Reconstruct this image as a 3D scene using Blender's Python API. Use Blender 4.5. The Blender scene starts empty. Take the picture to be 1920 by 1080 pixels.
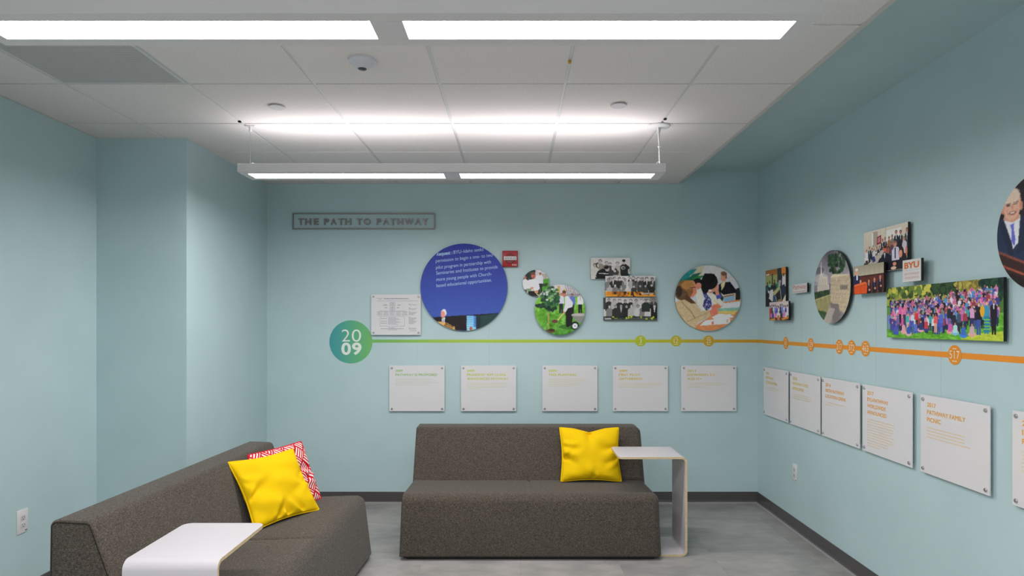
import bpy, bmesh, math, random
import numpy as np
from mathutils import Vector, Matrix

# ------------------------------------------------------------------ camera, world, exposure
scene = bpy.context.scene
COL = scene.collection
CAM_Z = 1.48
F_PX = 1195.0
cam_d = bpy.data.cameras.new('camera')
cam_d.sensor_width = 36.0
cam_d.lens = F_PX / 1920.0 * 36.0
cam_d.shift_x = -7.0 / 1920.0
cam_d.shift_y = 67.0 / 1920.0
cam = bpy.data.objects.new('camera', cam_d)
cam.location = (0, 0, CAM_Z)
cam.rotation_euler = (math.pi / 2, 0, 0)
COL.objects.link(cam)
scene.camera = cam

world = bpy.data.worlds.new('world')
scene.world = world
world.use_nodes = True
world.node_tree.nodes['Background'].inputs[0].default_value = (0.6, 0.62, 0.65, 1)
world.node_tree.nodes['Background'].inputs[1].default_value = 0.05

scene.view_settings.view_transform = 'Standard'
scene.view_settings.look = 'None'
scene.view_settings.gamma = 1.0
scene.view_settings.exposure = 0.0
scene.view_settings.use_curve_mapping = False

LAMP_DOWN = 45.0     # emission of the diffusers under each pendant
LAMP_UP = 7.2        # emission of the up-light lens on top of each pendant

# ------------------------------------------------------------------ room dimensions (metres)
XR = 2.0             # right wall
XL = -2.62           # left wall
XC = -2.057          # side face of the boxed-out corner
YC = 3.983           # front face of the boxed-out corner
YB = 5.27            # back wall
YF = -2.6            # wall behind the camera
ZT = 2.64            # suspended tile ceiling
ZD = 2.737           # painted drywall ceiling
XT = 1.362           # right edge of the suspended ceiling

# ------------------------------------------------------------------ helpers
def lin(c):
    c = np.asarray(c, dtype=float) / 255.0
    return np.where(c <= 0.04045, c / 12.92, ((c + 0.055) / 1.055) ** 2.4)

def link(o, parent=None):
    COL.objects.link(o)
    if parent is not None:
        o.parent = parent
    return o

def tag(o, label=None, cat=None, group=None, kind=None):
    if label: o['label'] = label
    if cat: o['category'] = cat
    if group: o['group'] = group
    if kind: o['kind'] = kind
    return o

def empty(name, loc=(0, 0, 0), rot=(0, 0, 0), label=None, cat=None, group=None):
    o = bpy.data.objects.new(name, None)
    o.empty_display_size = 0.05
    o.location = loc
    o.rotation_euler = rot
    link(o)
    return tag(o, label, cat, group)

def mesh_obj(name, verts, faces, mat, parent=None, smooth=False):
    me = bpy.data.meshes.new(name)
    me.from_pydata([tuple(v) for v in verts], [], faces)
    me.validate()
    if mat is not None:
        me.materials.append(mat)
    if smooth:
        for p in me.polygons: p.use_smooth = True
    return link(bpy.data.objects.new(name, me), parent)

def bm_obj(name, bm, mat, parent=None, smooth_angle=None):
    bmesh.ops.recalc_face_normals(bm, faces=bm.faces[:])
    me = bpy.data.meshes.new(name)
    bm.to_mesh(me); bm.free()
    if mat is not None:
        me.materials.append(mat)
    if smooth_angle is not None:
        for p in me.polygons: p.use_smooth = True
        me.set_sharp_from_angle(angle=smooth_angle)
    return link(bpy.data.objects.new(name, me), parent)

def box(bm, x0, x1, y0, y1, z0, z1, bevel=0.0, seg=2):
    r = bmesh.ops.create_cube(bm, size=1.0)
    vs = r['verts']
    for v in vs:
        v.co = Vector((x0 + (v.co.x + .5) * (x1 - x0), y0 + (v.co.y + .5) * (y1 - y0), z0 + (v.co.z + .5) * (z1 - z0)))
    if bevel > 0:
        es = list({e for v in vs for e in v.link_edges})
        bmesh.ops.bevel(bm, geom=es, offset=bevel, segments=seg, profile=0.5, affect='EDGES')
    return bm

def box_obj(name, b, mat, parent=None, bevel=0.0, seg=2):
    bm = bmesh.new(); box(bm, *b, bevel=bevel, seg=seg)
    return bm_obj(name, bm, mat, parent, 0.7 if bevel else None)

def lathe(bm, prof, seg=32, origin=(0, 0, 0)):
    """prof: list of (r, z); spun round local z"""
    ox, oy, oz = origin
    rings = []
    for r, z in prof:
        if r < 1e-6:
            rings.append([bm.verts.new((ox, oy, oz + z))])
        else:
            rings.append([bm.verts.new((ox + r * math.cos(2 * math.pi * i / seg), oy + r * math.sin(2 * math.pi * i / seg), oz + z)) for i in range(seg)])
    for a, b in zip(rings[:-1], rings[1:]):
        for i in range(seg):
            j = (i + 1) % seg
            if len(a) == 1 and len(b) == 1: continue
            if len(a) == 1: bm.faces.new((a[0], b[i], b[j]))
            elif len(b) == 1: bm.faces.new((a[i], b[0], a[j]))
            else: bm.faces.new((a[i], b[i], b[j], a[j]))
    return bm

def tube(bm, pts, r, seg=8, closed=False):
    pts = [Vector(p) for p in pts]
    n = len(pts); rings = []
    prev = None
    for i, p in enumerate(pts):
        if closed: t = (pts[(i + 1) % n] - pts[i - 1]).normalized()
        else: t = (pts[min(i + 1, n - 1)] - pts[max(i - 1, 0)]).normalized()
        if prev is None:
            a = Vector((0, 0, 1)) if abs(t.z) < .9 else Vector((1, 0, 0))
            u = t.cross(a).normalized()
        else:
            u = (prev - t * prev.dot(t)).normalized()
        prev = u
        w = t.cross(u)
        rings.append([bm.verts.new(p + (u * math.cos(2 * math.pi * k / seg) + w * math.sin(2 * math.pi * k / seg)) * r) for k in range(seg)])
    rng = range(n) if closed else range(n - 1)
    for i in rng:
        a, b = rings[i], rings[(i + 1) % n]
        for k in range(seg):
            m = (k + 1) % seg
            bm.faces.new((a[k], b[k], b[m], a[m]))
    if not closed:
        bm.faces.new(rings[0]); bm.faces.new(rings[-1])
    return bm

def sm(pts, n=6):
    """Catmull-Rom smoothing of a point list"""
    P = [Vector(p) for p in pts]; P = [P[0]] + P + [P[-1]]
    out = []
    for i in range(1, len(P) - 2):
        for k in range(n):
            t = k / n
            a, b, c, d = P[i - 1], P[i], P[i + 1], P[i + 2]
            out.append(0.5 * ((2 * b) + (c - a) * t + (2 * a - 5 * b + 4 * c - d) * t * t + (3 * b - a - 3 * c + d) * t ** 3))
    out.append(P[-2])
    return out

# ------------------------------------------------------------------ materials
MATS = {}
def new_mat(name):
    m = bpy.data.materials.new(name); m.use_nodes = True
    nt = m.node_tree
    b = nt.nodes['Principled BSDF']
    MATS[name] = m
    return m, nt, b

def plain(name, rgb, rough=.5, metal=0.0, spec=.5, coat=0.0):
    if name in MATS: return MATS[name]
    m, nt, b = new_mat(name)
    c = lin(rgb)
    b.inputs['Base Color'].default_value = (*c, 1)
    b.inputs['Roughness'].default_value = rough
    b.inputs['Metallic'].default_value = metal
    b.inputs['Specular IOR Level'].default_value = spec
    b.inputs['Coat Weight'].default_value = coat
    return m

def noisy(name, rgb1, rgb2, scale, rough=.6, detail=4, bump=0.0, bscale=None, spec=.5, stretch=(1, 1, 1), lo=.35, hi=.65):
    m, nt, b = new_mat(name)
    N, L = nt.nodes, nt.links
    tc = N.new('ShaderNodeTexCoord'); mp = N.new('ShaderNodeMapping')
    mp.inputs['Scale'].default_value = stretch
    L.new(tc.outputs['Object'], mp.inputs['Vector'])
    no = N.new('ShaderNodeTexNoise'); no.inputs['Scale'].default_value = scale; no.inputs['Detail'].default_value = detail
    L.new(mp.outputs[0], no.inputs['Vector'])
    cr = N.new('ShaderNodeValToRGB')
    cr.color_ramp.elements[0].position = lo; cr.color_ramp.elements[1].position = hi
    cr.color_ramp.elements[0].color = (*lin(rgb1), 1); cr.color_ramp.elements[1].color = (*lin(rgb2), 1)
    L.new(no.outputs['Fac'], cr.inputs['Fac']); L.new(cr.outputs['Color'], b.inputs['Base Color'])
    b.inputs['Roughness'].default_value = rough
    b.inputs['Specular IOR Level'].default_value = spec
    if bump:
        n2 = N.new('ShaderNodeTexNoise'); n2.inputs['Scale'].default_value = bscale or scale; n2.inputs['Detail'].default_value = 3
        L.new(tc.outputs['Object'], n2.inputs['Vector'])
        bp = N.new('ShaderNodeBump'); bp.inputs['Strength'].default_value = bump; bp.inputs['Distance'].default_value = .002
        L.new(n2.outputs['Fac'], bp.inputs['Height']); L.new(bp.outputs['Normal'], b.inputs['Normal'])
    return m

def emissive(name, rgb, strength):
    m, nt, b = new_mat(name)
    b.inputs['Base Color'].default_value = (.85, .85, .85, 1)
    b.inputs['Emission Color'].default_value = (*rgb, 1)
    b.inputs['Emission Strength'].default_value = strength
    return m

M_WALL = noisy('wall_paint', (187, 210, 213), (191, 214, 217), 3.0, rough=.42, bump=.05, bscale=220, spec=.35)
M_DRY = M_WALL
M_TILE = noisy('ceiling_tile', (224, 217, 214), (240, 234, 232), 190, rough=.9, detail=5, bump=.12, bscale=300, spec=.1)
M_GRID = plain('grid_white', (214, 214, 214), .5)
M_TRIM = plain('edge_trim', (205, 200, 195), .55)
M_BASE = plain('rubber_base', (78, 73, 75), .2, spec=.7)
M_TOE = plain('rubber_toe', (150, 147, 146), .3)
M_LAMP = plain('lamp_housing', (226, 221, 221), .45)
M_DIFF = emissive('lamp_diffuser', (1.0, .985, .975), LAMP_DOWN)
M_UP = emissive('lamp_uplens', (1.0, .965, 1.0), LAMP_UP)
M_WHITE = plain('white_plastic', (225, 222, 222), .4)
M_CORD = plain('cord_white', (228, 226, 228), .5)
M_STEEL = plain('satin_steel', (186, 183, 186), .3, metal=.7)
M_DARK = plain('dark_gap', (22, 22, 22), .7)
M_BLACK = plain('panel_black', (14, 13, 14), .45)
M_ACRYL = plain('white_acrylic', (228, 224, 226), .12, spec=.35)
M_LAM = plain('white_laminate', (205, 199, 203), .32)
M_PLY = noisy('birch_ply', (196, 172, 132), (222, 200, 160), 40, rough=.5, stretch=(1, 1, 8))
M_YEL = noisy('yellow_canvas', (232, 188, 3), (240, 197, 8), 500, rough=.85, bump=.25, bscale=700, spec=.15)
M_YPIPE = plain('yellow_piping', (234, 190, 4), .8, spec=.15)
M_REDP = plain('red_piping', (200, 30, 48), .8, spec=.15)
M_SIGN = plain('sign_metal', (150, 143, 140), .4, metal=.55)
M_RED = plain('alarm_red', (172, 20, 28), .35)
M_BRASS = plain('brass', (210, 160, 40), .35, metal=.6)

def fabric(name, c_dark, c_mid, c_light):
    m, nt, b = new_mat(name)
    N, L = nt.nodes, nt.links
    tc = N.new('ShaderNodeTexCoord')
    outs = []
    for st in ((95, 430, 430), (430, 95, 430), (430, 430, 95)):
        mp = N.new('ShaderNodeMapping'); mp.inputs['Scale'].default_value = st
        L.new(tc.outputs['Object'], mp.inputs['Vector'])
        no = N.new('ShaderNodeTexNoise'); no.inputs['Scale'].default_value = 1.0; no.inputs['Detail'].default_value = 2
        L.new(mp.outputs[0], no.inputs['Vector'])
        outs.append(no.outputs['Fac'])
    a = N.new('ShaderNodeMath'); a.operation = 'ADD'; L.new(outs[0], a.inputs[0]); L.new(outs[1], a.inputs[1])
    c = N.new('ShaderNodeMath'); c.operation = 'ADD'; L.new(a.outputs[0], c.inputs[0]); L.new(outs[2], c.inputs[1])
    d = N.new('ShaderNodeMath'); d.operation = 'DIVIDE'; d.inputs[1].default_value = 3.0; L.new(c.outputs[0], d.inputs[0])
    cr = N.new('ShaderNodeValToRGB')
    e = cr.color_ramp.elements
    e[0].position = .38; e[0].color = (*lin(c_dark), 1)
    e[1].position = .62; e[1].color = (*lin(c_light), 1)
    k = e.new(.5); k.color = (*lin(c_mid), 1)
    L.new(d.outputs[0], cr.inputs['Fac'])
    L.new(cr.outputs['Color'], b.inputs['Base Color'])
    b.inputs['Roughness'].default_value = .95
    b.inputs['Specular IOR Level'].default_value = .1
    b.inputs['Sheen Weight'].default_value = .15
    b.inputs['Sheen Roughness'].default_value = .5
    bp = N.new('ShaderNodeBump'); bp.inputs['Strength'].default_value = .35; bp.inputs['Distance'].default_value = .0015
    L.new(d.outputs[0], bp.inputs['Height']); L.new(bp.outputs['Normal'], b.inputs['Normal'])
    return m
M_SOFA = fabric('charcoal_weave', (44, 39, 35), (76, 69, 62), (116, 107, 97))
M_SEAM = plain('charcoal_seam', (46, 42, 39), .9, spec=.1)

def floor_mat():
    m, nt, b = new_mat('grey_vinyl_tile')
    N, L = nt.nodes, nt.links
    tc = N.new('ShaderNodeTexCoord'); oi = N.new('ShaderNodeObjectInfo')
    ge = N.new('ShaderNodeNewGeometry')
    off = N.new('ShaderNodeVectorMath'); off.operation = 'SCALE'; off.inputs[0].default_value = (7.3, 3.1, 5.7)
    L.new(oi.outputs['Random'], off.inputs['Scale'])
    add = N.new('ShaderNodeVectorMath'); add.operation = 'ADD'
    L.new(tc.outputs['Object'], add.inputs[0]); L.new(off.outputs[0], add.inputs[1])
    mp = N.new('ShaderNodeMapping'); mp.inputs['Scale'].default_value = (1.0, 2.2, 1.0)
    L.new(add.outputs[0], mp.inputs['Vector'])
    n1 = N.new('ShaderNodeTexNoise'); n1.inputs['Scale'].default_value = 5.0; n1.inputs['Detail'].default_value = 7; n1.inputs['Roughness'].default_value = .6
    n2 = N.new('ShaderNodeTexNoise'); n2.inputs['Scale'].default_value = 1.6; n2.inputs['Detail'].default_value = 3
    L.new(mp.outputs[0], n1.inputs['Vector']); L.new(ge.outputs['Position'], n2.inputs['Vector'])
    mx = N.new('ShaderNodeMath'); mx.operation = 'MULTIPLY_ADD'; mx.inputs[1].default_value = .5
    L.new(n2.outputs['Fac'], mx.inputs[0])
    h = N.new('ShaderNodeMath'); h.operation = 'MULTIPLY'; h.inputs[1].default_value = .5
    L.new(n1.outputs['Fac'], h.inputs[0]); L.new(h.outputs[0], mx.inputs[2])
    cr = N.new('ShaderNodeValToRGB'); e = cr.color_ramp.elements
    e[0].position = .35; e[0].color = (*lin((130, 130, 128)), 1)
    e[1].position = .65; e[1].color = (*lin((176, 170, 167)), 1)
    L.new(mx.outputs[0], cr.inputs['Fac']); L.new(cr.outputs['Color'], b.inputs['Base Color'])
    b.inputs['Roughness'].default_value = .38
    b.inputs['Specular IOR Level'].default_value = .4
    return m
M_FLOOR = floor_mat()
M_GROUT = plain('floor_joint', (126, 124, 122), .7)

def red_weave():
    """white bars in a basket-weave on red"""
    m, nt, b = new_mat('red_white_basketweave')
    N, L = nt.nodes, nt.links
    tc = N.new('ShaderNodeTexCoord')
    mp = N.new('ShaderNodeMapping'); mp.inputs['Rotation'].default_value = (0, 0, math.radians(38))
    L.new(tc.outputs['Object'], mp.inputs['Vector'])
    sp = N.new('ShaderNodeSeparateXYZ'); L.new(mp.outputs[0], sp.inputs[0])
    def mth(op, a, v=None, b2=None):
        n = N.new('ShaderNodeMath'); n.operation = op
        L.new(a, n.inputs[0])
        if v is not None: n.inputs[1].default_value = v
        if b2 is not None: L.new(b2, n.inputs[1])
        return n.outputs[0]
    cell = .072; per = .0180
    def tri(o): return mth('FRACT', mth('DIVIDE', o, per))
    sx = mth('GREATER_THAN', tri(sp.outputs['X']), .5)
    sy = mth('GREATER_THAN', tri(sp.outputs['Y']), .5)
    fx = mth('FLOOR', mth('DIVIDE', sp.outputs['X'], cell)); fy = mth('FLOOR', mth('DIVIDE', sp.outputs['Y'], cell))
    par = mth('FLOORED_MODULO', mth('ADD', fx, None, fy), 2.0)
    gx = mth('FRACT', mth('DIVIDE', sp.outputs['X'], cell)); gy = mth('FRACT', mth('DIVIDE', sp.outputs['Y'], cell))
    ex = mth('LESS_THAN', mth('ABSOLUTE', mth('SUBTRACT', gx, .5)), .44)
    ey = mth('LESS_THAN', mth('ABSOLUTE', mth('SUBTRACT', gy, .5)), .44)
    inner = mth('MULTIPLY', ex, None, ey)
    mixs = N.new('ShaderNodeMix'); L.new(par, mixs.inputs[0]); L.new(sx, mixs.inputs[2]); L.new(sy, mixs.inputs[3])
    f = mth('MULTIPLY', mixs.outputs[0], None, inner)
    mc = N.new('ShaderNodeMix'); mc.data_type = 'RGBA'
    L.new(f, mc.inputs['Factor'])
    mc.inputs[6].default_value = (*lin((196, 16, 36)), 1); mc.inputs[7].default_value = (*lin((246, 226, 224)), 1)
    L.new(mc.outputs[2], b.inputs['Base Color'])
    b.inputs['Roughness'].default_value = .85; b.inputs['Specular IOR Level'].default_value = .15
    return m
M_REDW = red_weave()

def print_mat():
    m, nt, b = new_mat('printed_picture')
    a = nt.nodes.new('ShaderNodeVertexColor'); a.layer_name = 'ink'
    nt.links.new(a.outputs['Color'], b.inputs['Base Color'])
    b.inputs['Roughness'].default_value = .45
    b.inputs['Specular IOR Level'].default_value = .25
    return m
M_PRINT = print_mat()
def ink(rgb):
    return plain('ink_%d_%d_%d' % tuple(rgb), rgb, .5, spec=.25)

# ------------------------------------------------------------------ room shell
def structure(o): return tag(o, kind='structure')
T = .12
structure(box_obj('wall_back', (XC - .01, XR + T, YB, YB + T, 0, ZD + .1), M_WALL))
structure(box_obj('wall_right', (XR, XR + T, YF - T, YB, 0, ZD + .1), M_WALL))
structure(box_obj('wall_left', (XL - T, XL, YF - T, YC + .5, 0, ZD + .1), M_WALL))
structure(box_obj('wall_corner', (XL, XC, YC, YB + T, 0, ZD + .1), M_WALL))
structure(box_obj('wall_front', (XL, XR, YF - T, YF, 0, ZD + .1), M_WALL))

# floor: sub-base with one mesh per vinyl tile
floor = structure(box_obj('floor', (XL - T, XR + T, YF - T, YB + T, -.12, -.0012), M_GROUT))
TS = .61; JW = .0008
def clip_tile(x0, x1, y0, y1): return max(x0, XL), min(x1, XR), max(y0, YF), min(y1, YB)
tile_me = {}
random.seed(4)
i0 = math.floor((XL - .03) / TS); j0 = math.floor((YF - 4.13) / TS)
for i in range(i0, i0 + 10):
    for j in range(j0, j0 + 15):
        x0, x1 = .03 + i * TS, .03 + (i + 1) * TS
        y0, y1 = 4.13 + j * TS, 4.13 + (j + 1) * TS
        x0, x1, y0, y1 = clip_tile(x0, x1, y0, y1)
        if x1 - x0 < .02 or y1 - y0 < .02: continue
        if x1 <= XC and y0 >= YC: continue
        w, h = round(x1 - x0, 4), round(y1 - y0, 4)
        if (w, h) not in tile_me:
            bm = bmesh.new(); box(bm, JW / 2, w - JW / 2, JW / 2, h - JW / 2, -.0012, 0)
            me = bpy.data.meshes.new('floor_tile'); bmesh.ops.recalc_face_normals(bm, faces=bm.faces[:]); bm.to_mesh(me); bm.free()
            me.materials.append(M_FLOOR); tile_me[(w, h)] = me
        o = bpy.data.objects.new('floor_tile', tile_me[(w, h)]); o.location = (x0, y0, 0); link(o, floor)

# ceiling: painted drywall slab, suspended grid below it
ceiling = structure(box_obj('ceiling', (XL - T, XR + T, YF - T, YB + T, ZD, ZD + .1), M_DRY))
CX = [.846 - .607 * k for k in range(6, -1, -1)]
CY0 = 3.085; CP = .6095
cols = [XL] + [c for c in CX if c > XL + .02] + [XT]
rows = []
y = CY0
while y > YF: y -= CP
while y < YB:
    if y > YF + .02: rows.append(y)
    y += CP
rows = [YF] + rows + [YB]
G = .0075
ct_me = {}
VENT = None
for a in range(len(cols) - 1):
    for b_ in range(len(rows) - 1):
        x0, x1, y0, y1 = cols[a], cols[a + 1], rows[b_], rows[b_ + 1]
        if x1 <= XC + .02 and y0 >= YC - .02: continue
        if abs(x0 - CX[1]) < .05 and abs(y1 - CY0) < .05:
            VENT = (x0, x1, y0, y1); continue
        w, h = round(x1 - x0 - 2 * G, 4), round(y1 - y0 - 2 * G, 4)
        if w < .03 or h < .03: continue
        if (w, h) not in ct_me:
            bm = bmesh.new(); box(bm, 0, w, 0, h, 0, .016, bevel=.0015, seg=1)
            me = bpy.data.meshes.new('ceiling_tile'); bmesh.ops.recalc_face_normals(bm, faces=bm.faces[:]); bm.to_mesh(me); bm.free()
            me.materials.append(M_TILE); ct_me[(w, h)] = me
        o = bpy.data.objects.new('ceiling_tile', ct_me[(w, h)]); o.location = (x0 + G, y0 + G, ZT); link(o, ceiling)
for x in cols[1:-1]:
    y1 = YC if x < XC else YB
    box_obj('grid_runner', (x - .0072, x + .0072, YF, y1, ZT + .004, ZT + .034), M_GRID, ceiling)
for y in rows[1:-1]:
    xs = XC if y > YC else XL
    box_obj('grid_cross_tee', (xs, XT - .01, y - .007, y + .007, ZT + .0045, ZT + .033), M_GRID, ceiling)
bm = bmesh.new()
box(bm, XT - .022, XT, YF, YB, ZT - .003, ZT + .001)
box(bm, XT - .003, XT, YF, YB, ZT + .001, ZD)
structure(bm_obj('trim_1', bm, M_TRIM))
bm = bmesh.new(); box(bm, XL, XL + .012, YF, YC, ZT - .0015, ZT); structure(bm_obj('trim_2', bm, M_TRIM))
bm = bmesh.new(); box(bm, XC, XT - .022, YB - .012, YB, ZT - .0015, ZT); structure(bm_obj('trim_3', bm, M_TRIM))

# rubber cove base
def cove(name, p0, p1, nrm):
    """strip from p0 to p1 (x, y), nrm points into the room"""
    prof = [(0, 0), (.024, 0), (.024, .003), (.013, .009), (.006, .016), (.0045, .024), (.0045, .088), (.003, .0915), (0, .0915)]
    vs, fs = [], []
    n = len(prof)
    for p in (p0, p1):
        for d, z in prof: vs.append((p[0] + nrm[0] * d, p[1] + nrm[1] * d, z))
    for k in range(n):
        m = (k + 1) % n
        fs.append((k, m, n + m, n + k))
    fs.append(tuple(range(n))); fs.append(tuple(range(2 * n - 1, n - 1, -1)))
    bm = bmesh.new()
    bv = [bm.verts.new(v) for v in vs]
    for f in fs: bm.faces.new([bv[q] for q in f])
    o = structure(bm_obj(name, bm, M_BASE))
    tp = [(.0245, 0), (.0245, .0034), (.013, .0098), (.012, .009), (.022, .0025), (.022, 0)]      # paler grey strip along the toe
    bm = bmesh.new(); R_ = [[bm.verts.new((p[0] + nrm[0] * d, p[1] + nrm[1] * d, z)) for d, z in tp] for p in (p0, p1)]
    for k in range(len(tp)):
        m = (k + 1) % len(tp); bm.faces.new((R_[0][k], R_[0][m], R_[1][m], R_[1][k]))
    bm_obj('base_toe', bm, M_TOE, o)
    return o
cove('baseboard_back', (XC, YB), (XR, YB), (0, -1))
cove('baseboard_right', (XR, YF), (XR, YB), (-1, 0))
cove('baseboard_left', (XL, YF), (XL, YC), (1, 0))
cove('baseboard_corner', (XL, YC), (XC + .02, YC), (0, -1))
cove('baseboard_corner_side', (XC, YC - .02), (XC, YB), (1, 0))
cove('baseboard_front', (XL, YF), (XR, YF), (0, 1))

# ------------------------------------------------------------------ pendant lights
def pendant(yc, label, right_canopy=True):
    x0, x1 = -1.587, .856
    z0, z1 = 2.345, 2.394
    hw = .104; rw = .047
    root = empty('pendant_light', (0, yc, z0), label=label, cat='ceiling light', group='linear pendant lights')
    zc = lambda z: z - z0
    xm0, xm1 = -.418, -.324
    bm = bmesh.new()
    H = z1 - z0
    box(bm, x0, x1, -hw, -hw + rw, 0, H, bevel=.0012, seg=1)
    box(bm, x0, x1, hw - rw, hw, 0, H, bevel=.0012, seg=1)
    box(bm, x0, x0 + .042, -hw + rw, hw - rw, 0, H)
    box(bm, x1 - .054, x1, -hw + rw, hw - rw, 0, H)
    box(bm, xm0, xm1, -hw + rw, hw - rw, 0, H)
    bm_obj('housing', bm, M_LAMP, root)
    for a, b in ((x0 + .042, xm0), (xm1, x1 - .054)):
        mesh_obj('diffuser', [(a, -hw + rw, .005), (a, hw - rw, .005), (b, hw - rw, .005), (b, -hw + rw, .005)], [(0, 1, 2, 3)], M_DIFF, root)
        mesh_obj('up_light_lens', [(a, -hw + rw, H - .004), (b, -hw + rw, H - .004), (b, hw - rw, H - .004), (a, hw - rw, H - .004)], [(0, 1, 2, 3)], M_UP, root)
    zt = ZT - z0
    # left hanger: clip on the grid, gripper, wire and loop
    xl = -1.556
    bm = bmesh.new(); box(bm, xl - .03, xl + .03, -.012, .012, zt - .006, zt, bevel=.002, seg=1); bm_obj('ceiling_clip', bm, M_WHITE, root, .6)
    bm = bmesh.new(); lathe(bm, [(0, -.036), (.006, -.036), (.008, -.03), (.008, -.006), (0, -.006)], 12, (xl, 0, zt)); bm_obj('gripper', bm, M_WHITE, root, .6)
    bm = bmesh.new(); tube(bm, [(xl, 0, zt - .03), (xl, 0, H)], .0013, 6); bm_obj('hanger_wire', bm, M_STEEL, root)
    bm = bmesh.new(); tube(bm, sm([(xl + .035, 0, H - .002), (xl + .030, 0, H + .018), (xl + .015, 0, H + .027), (xl + .003, 0, H + .02), (xl, 0, H - .002)]), .003, 8); bm_obj('wire_loop', bm, M_CORD, root, .8)
    # right hanger: canopy, gripper, wire, power cord
    xr = .838
    bm = bmesh.new(); lathe(bm, [(0, 0), (.064, 0), (.066, -.004), (.064, -.009), (.055, -.012), (0, -.014)], 40, (xr, 0, zt)); bm_obj('canopy', bm, M_WHITE, root, .5)
    bm = bmesh.new(); lathe(bm, [(0, -.045), (.005, -.045), (.009, -.036), (.010, -.013), (0, -.013)], 12, (xr + .002, 0, zt)); bm_obj('gripper', bm, M_WHITE, root, .6)
    bm = bmesh.new(); tube(bm, [(xr + .004, 0, zt - .04), (xr + .006, 0, H)], .0015, 6); bm_obj('hanger_wire', bm, M_STEEL, root)
    bm = bmesh.new(); tube(bm, sm([(xr - .006, -.012, zt - .012), (xr - .004, -.012, zt - .05), (xr + .001, -.01, zt - .12), (xr + .002, -.01, H + .06), (xr + .006, -.01, H + .02), (xr + .014, -.01, H + .006), (xr + .017, -.012, H - .001)]), .0045, 8); bm_obj('power_cord', bm, M_CORD, root, .8)
    bm = bmesh.new(); tube(bm, sm([(xr - .016, 0, H - .002), (xr - .014, 0, H + .02), (xr - .002, 0, H + .035), (xr + .004, 0, H + .02), (xr + .002, 0, H - .002)]), .0025, 8); bm_obj('wire_loop', bm, M_CORD, root, .8)
    bm = bmesh.new(); box(bm, xr - .006, xr + .012, -.016, .004, H + .118, H + .126, bevel=.002, seg=1); bm_obj('cable_tie', bm, M_CORD, root)
    return root
pendant(1.880, 'large white linear pendant light nearest the viewer along the top edge')
pendant(3.735, 'shorter-looking white linear pendant light hanging farther away, over the seating')
pendant(0.025, 'added white linear pendant light directly above the viewer, unseen, brightening the room')  # unseen lamp added for brightness, continues the row at the same spacing
pendant(-1.830, 'added white linear pendant light behind the viewer, unseen, for extra fill light')  # another out-of-view lamp, added to lift the general light level

# ------------------------------------------------------------------ ceiling fittings
x0, x1, y0, y1 = VENT
v = empty('ceiling_vent', ((x0 + x1) / 2, (y0 + y1) / 2, ZT), label='square grey perforated air grille set in the ceiling at upper left', cat='vent')
w, h = (x1 - x0) / 2 - .006, (y1 - y0) / 2 - .006
bm = bmesh.new(); fr = .014
box(bm, -w, w, -h, -h + fr, -.001, .012); box(bm, -w, w, h - fr, h, -.001, .012)
box(bm, -w, -w + fr, -h + fr, h - fr, -.001, .012); box(bm, w - fr, w, -h + fr, h - fr, -.001, .012)
bm_obj('vent_frame', bm, M_GRID, v)
bm = bmesh.new()
n = 72
for k in range(n):
    xx = -w + fr + (2 * w - 2 * fr) * (k + .5) / n
    box(bm, xx - .0023, xx + .0023, -h + fr, h - fr, .001, .004)
for k in range(24):
    yy = -h + fr + (2 * h - 2 * fr) * (k + .5) / 24
    box(bm, -w + fr, w - fr, yy - .0022, yy + .0022, .0015, .0035)
tag(bm_obj('vent_mesh', bm, plain('vent_grey', (206, 202, 202), .5), v), kind='stuff')
box_obj('vent_backing', (-w + .002, w - .002, -h + .002, h - .002, .013, .016), plain('vent_dark', (78, 78, 80), .8), v)

s = empty('occupancy_sensor', (-.674, 2.80, ZT), label='round white ceiling sensor with dark lens between the two pendant lights', cat='sensor')
bm = bmesh.new(); lathe(bm, [(0, 0), (.058, 0), (.060, -.004), (.059, -.012), (.052, -.018), (.026, -.038), (.022, -.041), (.019, -.040), (0, -.039)], 40); bm_obj('sensor_body', bm, plain('sensor_white', (206, 206, 212), .4), s, .6)
bm = bmesh.new(); lathe(bm, [(.019, -.040), (.016, -.044), (.008, -.046), (0, -.046)], 24); bm_obj('sensor_lens', bm, plain('sensor_lens', (70, 70, 74), .25), s, .8)
for (x, y, lab) in ((-1.273, 3.397, 'flat round white sprinkler cover plate left of the far pendant light'), (.545, 3.373, 'flat round white sprinkler cover plate right of centre, near the light canopy')):
    bm = bmesh.new(); lathe(bm, [(0, -.009), (.041, -.009), (.0425, -.0075), (.0425, -.005), (.036, -.004), (.036, 0), (0, 0)], 40)
    o = bm_obj('sprinkler_cover', bm, plain('cover_white', (205, 200, 202), .45), None, .6); o.location = (x, y, ZT)
    tag(o, lab, 'sprinkler cover', 'sprinkler cover plates')
bm = bmesh.new(); lathe(bm, [(0, -.012), (.005, -.011), (.007, -.006), (.005, .004), (0, .004)], 16)
o = bm_obj('brass_clip', bm, M_BRASS, None, .8); o.location = (.2385, 2.815, ZT + .0002)
tag(o, 'tiny brass clip on the ceiling grid runner below the near light', 'clip')
for (x, y, lab) in ((.846, 3.61, 'tiny black clip on the grid beside the white light canopy'), (-1.583, 3.655, 'tiny dark clip on the grid beside the left hanger wire')):
    o = box_obj('grid_clip', (-.008, .008, -.006, .006, -.006, .0045), M_DARK, None, .001, 1); o.location = (x, y, ZT)
    tag(o, lab, 'clip', 'ceiling grid clips')

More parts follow.
